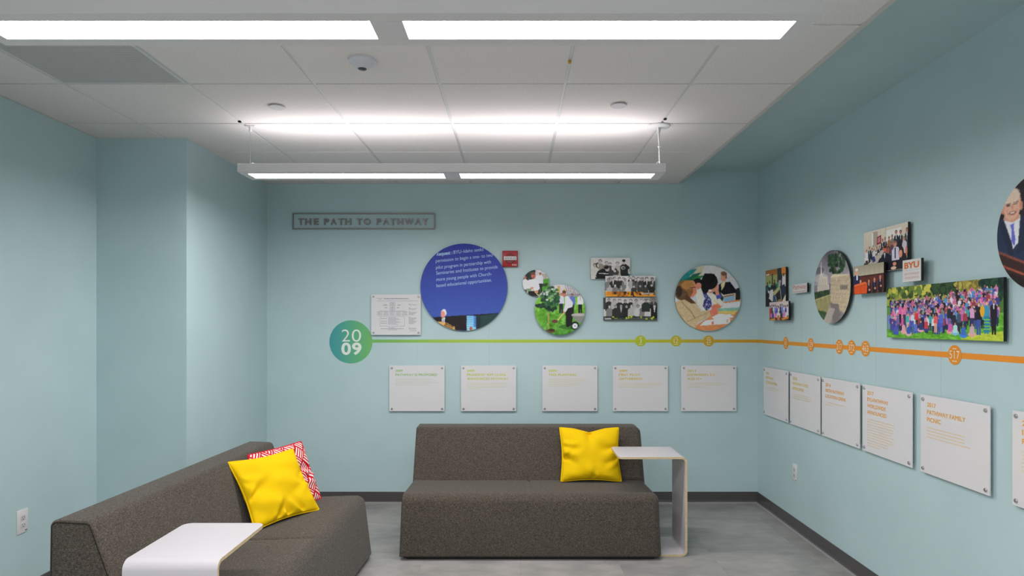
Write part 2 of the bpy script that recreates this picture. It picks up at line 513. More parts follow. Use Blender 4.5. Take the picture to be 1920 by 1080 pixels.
# ------------------------------------------------------------------ sofas
def round_profile(poly, radii, inset, nseg=6, fixed=()):
    """offset the polygon's edges inward by inset (edges in fixed stay), round its corners"""
    n = len(poly)
    P = [Vector(p) for p in poly]
    lines = []
    for i in range(n):
        a, b = P[i], P[(i + 1) % n]
        d = (b - a).normalized(); nn = Vector((-d.y, d.x))      # left of travel = inside for counter-clockwise
        k = 0 if i in fixed else inset
        lines.append((a + nn * k, d))
    C = []
    for i in range(n):
        (p, d), (q, e) = lines[i - 1], lines[i]
        den = d.x * e.y - d.y * e.x
        t = ((q.x - p.x) * e.y - (q.y - p.y) * e.x) / den
        C.append(p + d * t)
    out = []
    for i in range(n):
        r = max(radii[i] - inset, .003)
        a, c, b = C[i - 1], C[i], C[(i + 1) % n]
        u, v = (a - c).normalized(), (b - c).normalized()
        ang = u.angle(v)
        dist = r / math.tan(ang / 2)
        p0, p1 = c + u * dist, c + v * dist
        cen = c + (u + v).normalized() * (r / math.sin(ang / 2))
        a0 = math.atan2(p0.y - cen.y, p0.x - cen.x); a1 = math.atan2(p1.y - cen.y, p1.x - cen.x)
        da = (a1 - a0 + math.pi) % (2 * math.pi) - math.pi
        for k in range(nseg + 1):
            t = a0 + da * k / nseg
            out.append((cen.x + r * math.cos(t), cen.y + r * math.sin(t)))
    return out

def stations(half, er_l, er_r, crease):
    m = 7
    left = [(-half + er_l * (1 - math.cos(k / m * math.pi / 2)), er_l * (1 - math.sin(k / m * math.pi / 2))) for k in range(m + 1)]
    right = [(half - er_r * (1 - math.cos(k / m * math.pi / 2)), er_r * (1 - math.sin(k / m * math.pi / 2))) for k in range(m, -1, -1)]
    mid = [(-half * .55, 0), (-half * .25, 0)]
    if crease:
        mid += [(-.03, 0), (-.012, .002), (-.004, crease), (0, crease * 1.25), (.004, crease), (.012, .002), (.03, 0)]
    return left + mid + [(half * .25, 0), (half * .55, 0)] + right

def build_loft(name, poly, radii, half, er_l, er_r, mat, parent, crease=0, fixed=(), flare=.008, zc=.3, puff=0.0):
    st = stations(half, er_l, er_r, crease)
    bm = bmesh.new(); rings = []
    zmin = min(p[1] for p in poly); zmax = max(p[1] for p in poly)
    for x, d in st:
        iscr = crease and abs(x) < .02
        ring = []
        for (yy, zz) in round_profile(poly, radii, 0 if iscr else d, fixed=fixed):
            if iscr and zz > zc and yy > .07: zz -= d * min(1, (yy - .07) / .05)
            f = 1 + flare * (1 - (zz - zmin) / (zmax - zmin)) / half
            b = puff * (1 - (x / half) ** 2) * max(0, math.sin(math.pi * min(1, max(0, (zz - zmin) / (zmax - zmin))))) 
            ring.append(bm.verts.new((x * f, yy - b, zz)))
        rings.append(ring)
    n = len(rings[0])
    for a, b in zip(rings[:-1], rings[1:]):
        for k in range(n):
            m = (k + 1) % n
            bm.faces.new((a[k], a[m], b[m], b[k]))
    bm.faces.new(rings[0]); bm.faces.new(list(reversed(rings[-1])))
    loops = [[v.co.copy() for v in rings[0]], [v.co.copy() for v in rings[-1]]]
    o = bm_obj(name, bm, mat, parent, .6)
    return o, loops

def sofa(loc, rz, label, half=.813):
    root = empty('sofa', loc, (0, 0, rz), label, 'sofa', 'charcoal armless sofas')
    # counter-clockwise in (depth, height)
    seat = [(0.0, .022), (.50, .022), (.62, .375), (.045, .402)]
    back = [(.46, .022), (.800, .022), (.794, .737), (.634, .732), (.46, .273)]
    o, lp = build_loft('seat', seat, [.012, .012, .02, .060], half, .012, .045, M_SOFA, root, crease=.010, fixed=(0, 1))
    for L_ in lp:
        bm = bmesh.new(); tube(bm, L_, .0018, 6, closed=True); bm_obj('seat_welt', bm, M_SEAM, o, 1.0)
    o2, lp = build_loft('backrest', back, [.012, .012, .028, .030, .03], half - .001, .009, .050, M_SOFA, root, fixed=(0, 4))
    for L_ in lp:
        bm = bmesh.new(); tube(bm, L_, .0018, 6, closed=True); bm_obj('back_welt', bm, M_SEAM, o2, 1.0)
    bm = bmesh.new()
    box(bm, -half + .25, half - .25, .045, .73, 0, .023); box(bm, -half + .035, half - .035, .028, .055, 0, .023)
    bm_obj('plinth', bm, M_DARK, root)
    return root
sofa((.0945, 3.975, 0), 0, 'charcoal woven armless sofa against the back wall under the wall panels')
sofa((-.940, 3.215, 0), math.radians(87.74), 'charcoal woven armless sofa along the left side with two cushions piled on it', half=.833)

# ------------------------------------------------------------------ C-shaped side tables
def c_table(loc, rz, label):
    root = empty('side_table', loc, (0, 0, rz), label, 'side table', 'white bent plywood side tables')
    th = .014; Rb = .036; W = .437; Hh = .633; D = .34; base = .40
    path = []
    def arc(cx, cz, a0, a1, n=8):
        for k in range(n + 1):
            a = a0 + (a1 - a0) * k / n
            path.append((cx + (Rb - th / 2) * math.cos(a), cz + (Rb - th / 2) * math.sin(a)))
    zt, zb, xo = Hh - th / 2, th / 2, -th / 2
    for k in range(9): path.append((-W + .035 * (1 - math.cos(math.pi / 2 * k / 8)), zt))
    path.append((-W / 2, zt))
    arc(-Rb, Hh - Rb, math.pi / 2, 0)
    path.append((xo, Hh / 2))
    arc(-Rb, Rb, 0, -math.pi / 2)
    path.append((-base / 2, zb))
    for k in range(8, -1, -1): path.append((-base + .035 * (1 - math.cos(math.pi / 2 * k / 8)), zb))
    n = len(path)
    # half depth with rounded free corners
    hd = []
    for i, (x, z) in enumerate(path):
        s_ = None
        if i <= 8: s_ = x + W
        elif i >= n - 9: s_ = x + base
        r = .035
        hd.append(D / 2 if s_ is None or s_ >= r else D / 2 - (r - math.sqrt(max(0, r * r - (r - s_) ** 2))))
    nor = []
    for i in range(n):
        a = Vector(path[max(i - 1, 0)]); b = Vector(path[min(i + 1, n - 1)])
        t = (b - a).normalized(); nor.append(Vector((-t.y, t.x)))
    def sheet(off, shrink, bm):
        rows = []
        for i in range(n):
            p = Vector(path[i]) + nor[i] * off
            rows.append((bm.verts.new((p.x, -hd[i] + shrink, p.y)), bm.verts.new((p.x, hd[i] - shrink, p.y))))
        return rows
    bm = bmesh.new()
    A = sheet(th / 2 - .0006, 0, bm); B = sheet(-th / 2 + .0006, 0, bm)
    for i in range(n - 1):
        bm.faces.new((A[i][0], A[i][1], A[i + 1][1], A[i + 1][0]))
        bm.faces.new((B[i][0], B[i + 1][0], B[i + 1][1], B[i][1]))
        bm.faces.new((A[i][0], A[i + 1][0], B[i + 1][0], B[i][0]))
        bm.faces.new((A[i][1], B[i][1], B[i + 1][1], A[i + 1][1]))
    bm.faces.new((A[0][0], B[0][0], B[0][1], A[0][1])); bm.faces.new((A[-1][0], A[-1][1], B[-1][1], B[-1][0]))
    bm_obj('plywood_core', bm, M_PLY, root, .6)
    for nm, o1, o2 in (('outer_laminate', th / 2, th / 2 - .0006), ('inner_laminate', -th / 2, -th / 2 + .0006)):
        bm = bmesh.new()
        A = sheet(o1, .0004, bm); B = sheet(o2, .0002, bm)
        for i in range(n - 1):
            bm.faces.new((A[i][0], A[i][1], A[i + 1][1], A[i + 1][0]))
            bm.faces.new((A[i][0], A[i + 1][0], B[i + 1][0], B[i][0]))
            bm.faces.new((A[i][1], B[i][1], B[i + 1][1], A[i + 1][1]))
        bm.faces.new((A[0][0], B[0][0], B[0][1], A[0][1])); bm.faces.new((A[-1][0], A[-1][1], B[-1][1], B[-1][0]))
        bm_obj(nm, bm, M_LAM, root, .6)
    return root
c_table((1.091, 4.22, 0), 0, 'white C-shaped side table at the right end of the back sofa')
c_table((-1.234, 2.272, 0), -math.pi / 2, 'white C-shaped side table in the foreground over the left sofa')

# ------------------------------------------------------------------ cushions
def cushion(name, bl, br, lean, mat, pmat, label, size=.41, thick=.062, pinch=.07, chop=0.0, seed=1, extra=()):
    """bl, br: bottom corners (world); lean: vector from bottom edge to top edge"""
    bl, br, lean = Vector(bl), Vector(br), Vector(lean)
    X = (br - bl).normalized(); Y = (lean - X * lean.dot(X)).normalized(); Z = X.cross(Y)
    c = (bl + br) / 2 + lean / 2
    root = empty(name, label=label, cat='cushion', group='throw cushions')
    M = Matrix((X, Y, Z)).transposed().to_4x4(); M.translation = c
    root.matrix_world = M
    rnd = random.Random(seed)
    waves = [(rnd.uniform(0, 6.28), rnd.uniform(5, 11), rnd.uniform(0, 6.28), rnd.uniform(.0014, .0030)) for _ in range(7)]
    folds = []
    for k in range(7):     # tension folds from the pinched side seams towards the middle
        side = rnd.choice([(-1, rnd.uniform(-.35, .35)), (1, rnd.uniform(-.35, .35)), (rnd.uniform(-.4, .4), -1)])
        a = math.atan2(-side[1], -side[0]) + rnd.uniform(-.5, .5)
        folds.append((side, a, rnd.uniform(.5, .9), rnd.uniform(.010, .017)))
    folds += [((sx, sy), math.radians(an), ln, am) for sx, sy, an, ln, am in extra]
    N = 56; a = (br - bl).length / 2 * 1.03; ay = lean.length / 2 * 1.03
    def outline(u, v):
        px = pinch * (1 - v * v); py = pinch * (1 - u * u)
        x = u * (1 - px * abs(u) ** 1.2); y = v * (1 - py * abs(v) ** 1.2)
        if chop and v > 0:
            y -= chop * max(0, 1 - abs(u) / .55) ** 1.3 * v ** 2
        # rounded corners
        q = (abs(u) * abs(v)) ** 6
        return a * x * (1 - .03 * q), ay * y * (1 - .03 * q)
    def height(u, v):
        e = max(0.0, (1 - u * u) * (1 - v * v))
        hgt = thick * e ** .42
        d = 0
        for ph, fr, p2, am in waves:
            d += am * math.sin(fr * (u * math.cos(ph) + v * math.sin(ph)) + p2)
        for (sx, sy), an, ln, am in folds:
            du, dv = u - sx, v - sy
            s_ = du * math.cos(an) + dv * math.sin(an); t_ = -du * math.sin(an) + dv * math.cos(an)
            if s_ > 0:
                wd = .05 + .10 * s_
                d -= am * max(0, 1 - s_ / ln) ** .7 * (math.exp(-(t_ / wd) ** 2) - .6 * math.exp(-((t_ - 2 * wd) / wd) ** 2))
        if chop: d -= chop * .35 * math.exp(-(u / .12) ** 2) * max(0, v) ** 1.5
        return hgt + d * min(1, e * 5)
    bm = bmesh.new(); top, bot = {}, {}
    for i in range(N + 1):
        for j in range(N + 1):
            u = math.sin((i / N - .5) * math.pi); v = math.sin((j / N - .5) * math.pi)
            x, y = outline(u, v); hgt = height(u, v)
            top[i, j] = bm.verts.new((x, y, hgt))
            edge = i in (0, N) or j in (0, N)
            bot[i, j] = top[i, j] if edge else bm.verts.new((x, y, -hgt * .92))
    for i in range(N):
        for j in range(N):
            bm.faces.new((top[i, j], top[i + 1, j], top[i + 1, j + 1], top[i, j + 1]))
            bm.faces.new((bot[i, j], bot[i, j + 1], bot[i + 1, j + 1], bot[i + 1, j]))
    bm_obj('cover', bm, mat, root, 3.0)
    ring = []
    for k in range(N): ring.append((k, 0))
    for k in range(N): ring.append((N, k))
    for k in range(N): ring.append((N - k, N))
    for k in range(N): ring.append((0, N - k))
    pts = []
    for (i, j) in ring:
        u = math.sin((i / N - .5) * math.pi); v = math.sin((j / N - .5) * math.pi)
        x, y = outline(u, v); pts.append((x * 1.008, y * 1.008, 0))
    P2 = [pts[0]]
    for p in pts[1:]:
        if (Vector(p) - Vector(P2[-1])).length > .0015: P2.append(p)
    bm = bmesh.new(); tube(bm, P2, .0042, 8, closed=True)
    bm_obj('piping', bm, pmat, root, 3.0)
    return root
cushion('cushion', (.314, 4.395, .395), (.727, 4.395, .395), (0, .132, .345), M_YEL, M_YPIPE,
        'yellow cushion leaning on the back sofa behind the side table', chop=.13, seed=3, pinch=.095, extra=((-1, -.1, -28, .7, .022), (1, -.15, 205, .7, .022), (.05, -1, 80, .5, .015)))
cushion('cushion', (-1.372, 3.356, .395), (-1.152, 3.725, .395), (-.193, .114, .328), M_YEL, M_YPIPE,
        'yellow cushion in front of the patterned cushion on the left sofa', pinch=.10, seed=8, extra=((-1, -.25, 30, 1.1, .024), (.5, -1, 118, .8, .024), (-.3, -1, 70, .5, .012)))
cushion('cushion', (-1.368, 3.585, .395), (-1.207, 4.000, .395), (-.160, .004, .335), M_REDW, M_REDP,
        'red and white patterned cushion tucked behind a yellow one', pinch=.05, thick=.042, seed=5)

# ------------------------------------------------------------------ wall-mounted things: frames of reference
# local x = to the right along the wall, local y = up, local z = out into the room
ROT = {'back': (math.pi / 2, 0, 0), 'right': (math.pi / 2, 0, -math.pi / 2), 'left': (math.pi / 2, 0, math.pi / 2)}
def at_back(px, py, d=0.0):
    Y = YB - d
    return (px - 967) * Y / F_PX, CAM_Z - (py - 607) * Y / F_PX
def at_right(px, py, d=0.0):
    Y = (XR - d) * F_PX / (px - 967)
    return Y, CAM_Z - (py - 607) * Y / F_PX
def wall_empty(name, wall, h, z, label, cat, group=None):
    loc = {'back': (h, YB, z), 'right': (XR, h, z), 'left': (XL, h, z)}[wall]
    return empty(name, loc, ROT[wall], label, cat, group)

# text: curves turned into flat or extruded meshes, fitted into a box
_txt = {}
def text_geo(s, bold=0.0, extrude=0.0):
    key = (s, bold, extrude)
    if key in _txt: return _txt[key]
    cu = bpy.data.curves.new('text', 'FONT'); cu.body = s; cu.size = 1.0; cu.offset = bold; cu.extrude = extrude; cu.resolution_u = 4
    o = bpy.data.objects.new('text', cu); COL.objects.link(o)
    dg = bpy.context.evaluated_depsgraph_get()
    me = bpy.data.meshes.new_from_object(o.evaluated_get(dg))
    vs = np.array([v.co[:] for v in me.vertices]) if len(me.vertices) else np.zeros((0, 3))
    fs = [tuple(p.vertices) for p in me.polygons]
    bpy.data.objects.remove(o); bpy.data.curves.remove(cu); bpy.data.meshes.remove(me)
    _txt[key] = (vs, fs)
    return vs, fs

def fit_text(s, x0, x1, y0, y1, z, bold=0.0, extrude=0.0, keep=False, depth=None):
    """returns verts, faces with the text's outline fitted to the box; keep = keep letter proportions (height rules)"""
    if bold > .008 and 'M' in s and not extrude:
        v0, f0 = text_geo(s, 0.0, 0.0)
        V_, F_ = [], []
        for dx, dy in ((0, 0), (bold, 0), (-bold, 0), (0, bold * .6), (0, -bold * .6)):
            b_ = sum(len(q) for q in V_); V_.append(v0 + np.array([dx, dy, 4e-5 * len(V_)])); F_ += [tuple(i + b_ for i in f) for f in f0]
        vs, fs = np.concatenate(V_), F_
    else:
        vs, fs = text_geo(s, bold, extrude)
    lo, hi = vs.min(0), vs.max(0)
    sy = (y1 - y0) / (hi[1] - lo[1])
    sx = sy if keep else (x1 - x0) / (hi[0] - lo[0])
    out = np.empty_like(vs)
    out[:, 0] = x0 + (vs[:, 0] - lo[0]) * sx
    out[:, 1] = y0 + (vs[:, 1] - lo[1]) * sy
    if extrude and depth: out[:, 2] = z + (vs[:, 2] - lo[2]) / (hi[2] - lo[2]) * depth
    else: out[:, 2] = z + vs[:, 2]
    return out, fs

def text_part(name, items, mat, parent):
    V, F = [], []
    for vs, fs in items:
        b = len(V); V += [tuple(v) for v in vs]; F += [tuple(i + b for i in f) for f in fs]
    return mesh_obj(name, V, F, mat, parent)

def quads_part(name, rects, z, mat, parent):
    V, F = [], []
    for (x0, x1, y0, y1) in rects:
        b = len(V); V += [(x0, y0, z), (x1, y0, z), (x1, y1, z), (x0, y1, z)]; F.append((b, b + 1, b + 2, b + 3))
    return mesh_obj(name, V, F, mat, parent)

def body_lines(x0, widths, ytop, lh, th, seed):
    """lines of text too small to read: word-long dashes"""
    r = random.Random(seed); out = []
    for k, w in enumerate(widths):
        x = x0; y = ytop - k * lh
        while x < x0 + w - .003:
            ww = min(r.uniform(.006, .022), x0 + w - x)
            out.append((x, x + ww, y - th, y)); x += ww + .0028
    return out

# ------------------------------------------------------------------ acrylic text panels on stand-offs
PW, PH = .455, .377
def standoffs(root, hw, hh, inset, gap, th, r=.0085):
    for sx in (-1, 1):
        for sy in (-1, 1):
            bm = bmesh.new()
            lathe(bm, [(0, 0), (r * .6, 0), (r * .6, gap), (r * .5, gap), (r * .5, gap + th), (r, gap + th), (r, gap + th + .004), (r * .8, gap + th + .0062), (0, gap + th + .0066)], 16, (sx * (hw - inset), sy * (hh - inset), 0))
            bm_obj('standoff', bm, M_STEEL, root, .6)

def text_panel(wall, h, z, lines, col, faint, body, label, seed, ls=.0225, x_off=.050):
    root = wall_empty('text_plaque', wall, h, z, label, 'wall panel', 'white acrylic timeline panels')
    gap, th = .014, .006
    box_obj('acrylic_sheet', (-PW / 2, PW / 2, -PH / 2, PH / 2, gap, gap + th), M_ACRYL, root, .0008, 1)
    standoffs(root, PW / 2, PH / 2, .021, gap, th)
    zt = gap + th + .0005
    x0 = -PW / 2 + x_off; y = PH / 2 - .034
    items = []
    for s_, wid in lines:
        items.append(fit_text(s_, x0, x0 + wid, y - ls * .86, y, zt, bold=.022)); y -= ls * 1.45
    for it in items: text_part('heading_line', [it], ink(col), root)
    y -= .012
    tag(quads_part('body_text', body_lines(x0, body, y, .0148, .0050, seed), zt, ink(faint), root), kind='stuff')
    return root

zmid = (1.135 + .760) / 2
gr, yg, yo, og = (150, 196, 112), (204, 208, 74), (222, 196, 66), (238, 170, 62)
fgr, fyg, fyo, fog = (206, 212, 196), (216, 214, 176), (222, 212, 178), (232, 208, 172)
BP = [((731, 832), [('2009', .062), ('PATHWAY IS PROPOSED', .345)], gr, fgr, [.31, .33, .355, .28], 'white acrylic panel with green heading, leftmost of the back wall row'),
      ((865, 967), [('2009', .062), ('PRESIDENT KIM CLARK', .325), ('ANNOUNCES PATHWAY', .340)], yg, fyg, [.325, .345, .315, .11], 'white acrylic panel below the big blue disc, with three-line yellow-green heading'),
      ((1018, 1119), [('2009', .070), ('TREE PLANTING', .232)], yg, fyg, [.30, .31, .27, .275, .20], 'white acrylic panel below the tree-planting disc, middle of five on back wall'),
      ((1150, 1252), [('2009', .070), ('FIRST PILOT', .178), ('GATHERINGS', .192)], yo, fyo, [.36, .355, .29], 'white acrylic panel below the three black-and-white group photos'),
      ((1279, 1380), [('2011', .070), ('EXPANSION TO', .226), ('AGE 31+', .118)], yo, fyo, [.30, .27, .17], 'white acrylic panel nearest the room corner on the back wall')]
for k, ((a, b), ln, c1, c2, body, lab) in enumerate(BP):
    x, _ = at_back((a + b) / 2, 700, .026)
    text_panel('back', x, zmid, ln, c1, c2, body, lab, 10 + k)
RP = [((5.092 + 4.637) / 2, [('2011', .065), ('PATHWAY', .150), ('GOES GLOBAL', .222)], yo, fyo, [.25, .24], 'white acrylic panel closest to the room corner on the right wall'),
      ((4.607 + 4.144) / 2, [('2013', .068), ('PATHWAY LOGO', .235), ('DEVELOPED', .172)], yo, fyo, [.25, .30, .28], 'second white acrylic panel from the corner on the right wall'),
      ((4.130 + 3.665) / 2, [('2014', .068), ('100TH PATHWAY', .236), ('LOCATION OPENS', .250)], og, fog, [.24, .09], 'third white acrylic panel from the corner on the right wall'),
      ((3.642 + 3.183) / 2, [('2017', .065), ('BYU-PATHWAY', .205), ('WORLDWIDE', .178), ('ANNOUNCED', .186)], og, fog, [.255, .26, .25, .245, .235, .255, .24, .245, .20, .21, .13], 'white acrylic panel with long paragraph and four-line orange heading'),
      ((3.120 + 2.661) / 2, [('2017', .066), ('PATHWAY FAMILY', .262), ('PICNIC', .100)], og, fog, [.26, .255, .255, .29], 'largest-looking white acrylic panel, below the outdoor crowd photo'),
      ((2.542 + 2.087) / 2, [('2', .018), ('I', .006), ('P', .017)], og, fog, [.25, .24, .26, .25, .23, .25], 'white acrylic panel cut off by the right edge of the picture')]
for k, (y, ln, c1, c2, body, lab) in enumerate(RP):
    text_panel('right', y, zmid, ln, c1, c2, body, lab, 30 + k, ls=.0245)

# ------------------------------------------------------------------ timeline band, year disc, markers, leader lines
ZTL = 1.3365
def disc(name, r, z0, z1, mat, parent, seg=64):
    bm = bmesh.new(); lathe(bm, [(0, z0), (r, z0), (r, z1), (0, z1)], seg)
    return bm_obj(name, bm, mat, parent)

def colored(name, verts, faces, cols, parent, mat=None):
    me = bpy.data.meshes.new(name)
    me.from_pydata([tuple(v) for v in verts], [], faces)
    ca = me.color_attributes.new('ink', 'FLOAT_COLOR', 'POINT')
    arr = np.ones((len(verts), 4)); arr[:, :3] = cols
    ca.data.foreach_set('color', arr.ravel())
    me.materials.append(mat or M_PRINT); me.update()
    return link(bpy.data.objects.new(name, me), parent)

xa, _ = at_back(697, 640); zw = .0132
stops = [(xa, (122, 186, 104)), (at_back(860, 640)[0], (176, 204, 86)), (at_back(1180, 640)[0], (188, 204, 62)), (at_back(1250, 640)[0], (196, 190, 56)),
         (at_back(1330, 640)[0], (206, 170, 52)), (XR - .0008, (214, 158, 52)), ]
V, Fc, Cc = [], [], []
def band_pt(x, y, c):
    for z in (ZTL + zw, ZTL - zw):
        V.append((x, y, z)); Cc.append(lin(c))
NB = 60
for k in range(NB + 1):
    x = xa + (XR - .0008 - xa) * k / NB
    c = [np.interp(x, [s_[0] for s_ in stops], [s_[1][q] for s_ in stops]) for q in range(3)]
    band_pt(x, YB - .0008, c)
for k in range(1, 41):
    y = YB - .0008 + (1.2 - YB) * k / 40
    c = [np.interp(YB - y, [0, .5, 1.2, 4], [s_[q] for s_ in ((214, 158, 52), (228, 156, 44), (240, 152, 48), (242, 148, 50))]) for q in range(3)]
    band_pt(XR - .0008, y, c)
nn = len(V) // 2
for k in range(nn - 1): Fc.append((2 * k, 2 * k + 1, 2 * k + 3, 2 * k + 2))
tag(colored('timeline_band', V, Fc, Cc, None), 'long thin timeline stripe fading from green to orange across two walls', 'wall decal')

# year disc
x, z = at_back(658, 641)
yd = wall_empty('year_disc', 'back', x, z, 'large teal-to-green round wall decal at the start of the timeline', 'wall decal')
R = .178; V, Fc, Cc = [(0, 0, .0014)], [], [lin((98, 178, 140))]
rings, seg = 6, 72
def ydcol(xx):
    t = (xx / R + 1) / 2
    return lin([np.interp(t, [0, .25, .5, .8, 1], [s_[q] for s_ in ((72, 158, 166), (84, 166, 158), (98, 178, 140), (112, 186, 122), (122, 188, 110))]) for q in range(3)])
for r_ in range(1, rings + 1):
    for k in range(seg):
        a = 2 * math.pi * k / seg; xx, yy = R * r_ / rings * math.cos(a), R * r_ / rings * math.sin(a)
        V.append((xx, yy, .0014)); Cc.append(ydcol(xx))
for k in range(seg): Fc.append((0, 1 + k, 1 + (k + 1) % seg))
for r_ in range(rings - 1):
    for k in range(seg):
        a, b = 1 + r_ * seg + k, 1 + r_ * seg + (k + 1) % seg
        Fc.append((a, a + seg, b + seg, b))
colored('disc', V, Fc, Cc, yd)
u = .00441 / 10.8          # photograph zoom pixels to metres here
cx, cy = 636, 557
bx_ = lambda x0, x1, y0, y1: ((x0 - cx) * u, (x1 - cx) * u, (cy - y1) * u, (cy - y0) * u)
for ch_, b4, bo in (('2', (452, 615, 305, 550), -.006), ('0', (655, 842, 305, 555), -.006), ('0', (442, 638, 570, 822), .03), ('9', (658, 852, 570, 822), .03)):
    text_part('digit', [fit_text(ch_, *bx_(*b4), .0022, bold=bo)], ink((236, 240, 234)), yd)

def marker(wall, h, num, col, label):
    root = wall_empty('timeline_marker', wall, h, ZTL + .001, label, 'wall decal', 'numbered timeline markers')
    mesh_obj('disc', [(.045 * math.cos(2 * math.pi * k / 48), .045 * math.sin(2 * math.pi * k / 48), .0016) for k in range(48)], [tuple(range(48))], ink(col), root)
    wd = {1: .016, 2: .036, 3: .066}[len(num)]
    text_part('number', [fit_text(num, -wd / 2, wd / 2, -.017, .019, .0023, bold=-.004)], ink((244, 236, 214)), root)
    sp = quads_part('small_print', [(-.012, -.001, .026, .031), (.001, .012, .026, .031), (-.015, .001, -.031, -.026), (.003, .015, -.031, -.026)], .0023, ink((240, 228, 196)), root)
    tag(sp, kind='stuff')
for px, num, col, lab in ((1201, '3', (184, 196, 52), 'yellow-green round marker reading 3'), (1267.5, '12', (196, 184, 52), 'mustard round marker reading 12'), (1328.5, '25', (208, 168, 50), 'golden round marker reading 25')):
    marker('back', at_back(px, 640)[0], num, col, lab + ' on the back wall timeline')
for px, num, lab in ((1473.6, '63', 'orange round marker closest to the corner on the right wall'), (1520.4, '129', 'orange round marker reading 129, second from the corner'), (1574, '217', 'orange round marker reading 217, left of a group of three'),
                     (1597, '372', 'orange round marker reading 372, between two others'), (1623, '463', 'orange round marker reading 463, right of a group of three'), (1790.5, '517', 'biggest-looking orange round marker, below the crowd photo')):
    marker('right', at_right(px, 640)[0], num, (238, 150, 48), lab)

M_LEAD = plain('leader_line', (196, 196, 202), .5)
def leader(wall, h, z0, z1, label):
    root = box_obj('leader_line', (-.0016, .0016, z0, z1, .0, .0007), M_LEAD)
    root.rotation_euler = ROT[wall]
    root.location = {'back': (h, YB, 0), 'right': (XR, h, 0)}[wall]
    tag(root, label, 'wall decal', 'thin leader lines')
for px, ztop, lab in ((782, ZTL - .014, 'the green-headed panel'), (917, 1.44, 'the panel under the blue disc'), (1068.5, ZTL - .014, 'the panel under the tree-planting disc'),
                      (1201, 1.50, 'the panel under the three group photos'), (1328.5, ZTL - .046, 'the panel under the disc of seated women')):
    leader('back', at_back(px, 640)[0], 1.142, ztop, 'thin pale vertical line on the wall above ' + lab)
for px, ztop, lab in ((1452, 1.50, 'the right wall panel closest to the corner'), (1503, 1.69, 'the second right wall panel'), (1562.5, 1.48, 'the third right wall panel'),
                      (1642.5, 1.65, 'the long-paragraph panel'), (1764, 1.40, 'the panel below the crowd photo')):
    leader('right', at_right(px, 640)[0], 1.142, ztop, 'thin pale vertical line on the wall above ' + lab)

# ------------------------------------------------------------------ lettered sign
x, z = at_back((549 + 816) / 2, 415)
sg = wall_empty('wall_sign', 'back', x, z, 'grey metal raised-letter sign inside a thin rectangular frame', 'sign')
hw, hh = 267 / 2 * .00441, 30.5 / 2 * .00441; t = .0088
bm = bmesh.new()
box(bm, -hw, hw, hh - t, hh, 0, .016); box(bm, -hw, hw, -hh, -hh + t, 0, .016)
box(bm, -hw, -hw + t, -hh + t, hh - t, 0, .016); box(bm, hw - t, hw, -hh + t, hh - t, 0, .016)
bm_obj('sign_frame', bm, M_SIGN, sg)
u = .00441 / 6.4; cx = (682.5 - 530) * 6.4; cy = (415 - 390) * 6.4
for ch, a, b in (('T', 192, 255), ('H', 273, 345), ('E', 378, 435), ('P', 500, 560), ('A', 577, 652), ('T', 668, 738), ('H', 752, 825), ('T', 893, 958), ('O', 975, 1060),
                 ('P', 1130, 1190), ('A', 1205, 1278), ('T', 1292, 1362), ('H', 1380, 1450), ('W', 1468, 1570), ('A', 1590, 1662), ('Y', 1675, 1750)):
    vs, fs = fit_text(ch, (a - cx) * u, (b - cx) * u, (cy - 204) * u, (cy - 127) * u, 0.0, bold=.02, extrude=.1, depth=.014)
    text_part('letter', [(vs, fs)], M_SIGN, sg)

# ------------------------------------------------------------------ fire alarm
x, z = at_back(956.6, 485.8)
fa = wall_empty('fire_alarm', 'back', x, z, 'small square red fire alarm strobe beside the blue disc', 'fire alarm')
box_obj('alarm_box', (-.064, .064, -.066, .066, 0, .034), M_RED, fa, .004, 2)
bm = bmesh.new(); lathe(bm, [(0, .034), (.044, .034), (.040, .038), (0, .038)], 8); bm_obj('alarm_grille', bm, plain('alarm_dark_red', (132, 14, 22), .45), fa)
bm = bmesh.new(); box(bm, -.052, .052, -.014, .018, .034, .052, bevel=.004, seg=2); bm_obj('strobe', bm, plain('strobe_lens', (224, 218, 222), .12), fa, .6)
bm = bmesh.new()
for k in range(-3, 4): box(bm, k * .0135 - .003, k * .0135 + .003, -.006, .010, .0518, .0526)
tag(bm_obj('strobe_reflector', bm, plain('strobe_grey', (120, 112, 118), .3), fa), kind='stuff')
text_part('alarm_text', [fit_text('FIRE', .016, .055, -.058, -.045, .0346, bold=.02)], ink((240, 200, 205)), fa)

# ------------------------------------------------------------------ electrical outlets
def outlet(wall, h, z, label):
    root = wall_empty('power_outlet', wall, h, z, label, 'outlet', 'white duplex wall outlets')
    box_obj('cover_plate', (-.037, .037, -.062, .062, 0, .006), M_WHITE, root, .0025, 2)
    for sy in (-1, 1):
        bm = bmesh.new(); box(bm, -.017, .017, sy * .0195 - .0145, sy * .0195 + .0145, .005, .0078, bevel=.0022, seg=2)
        r_ = bm_obj('receptacle', bm, plain('receptacle_white', (212, 208, 209), .35), root, .6)
        for q in (-.0065, .0065): box_obj('slot', (q - .0013, q + .0013, sy * .0195 - .001, sy * .0195 + .008, .0076, .0082), M_DARK, r_)
        bm = bmesh.new(); lathe(bm, [(0, .0076), (.0026, .0076), (.0026, .0082), (0, .0082)], 12, (0, sy * .0195 - .008, 0))
        bm_obj('ground_hole', bm, M_DARK, r_)
    quads_part('rating_mark', [(.014, .028, -.053, -.049)], .0064, M_DARK, root)
outlet('left', 3.381, .432, 'white duplex power outlet low on the left wall')
outlet('right', 4.56, .416, 'white duplex power outlet on the right wall below the panels')

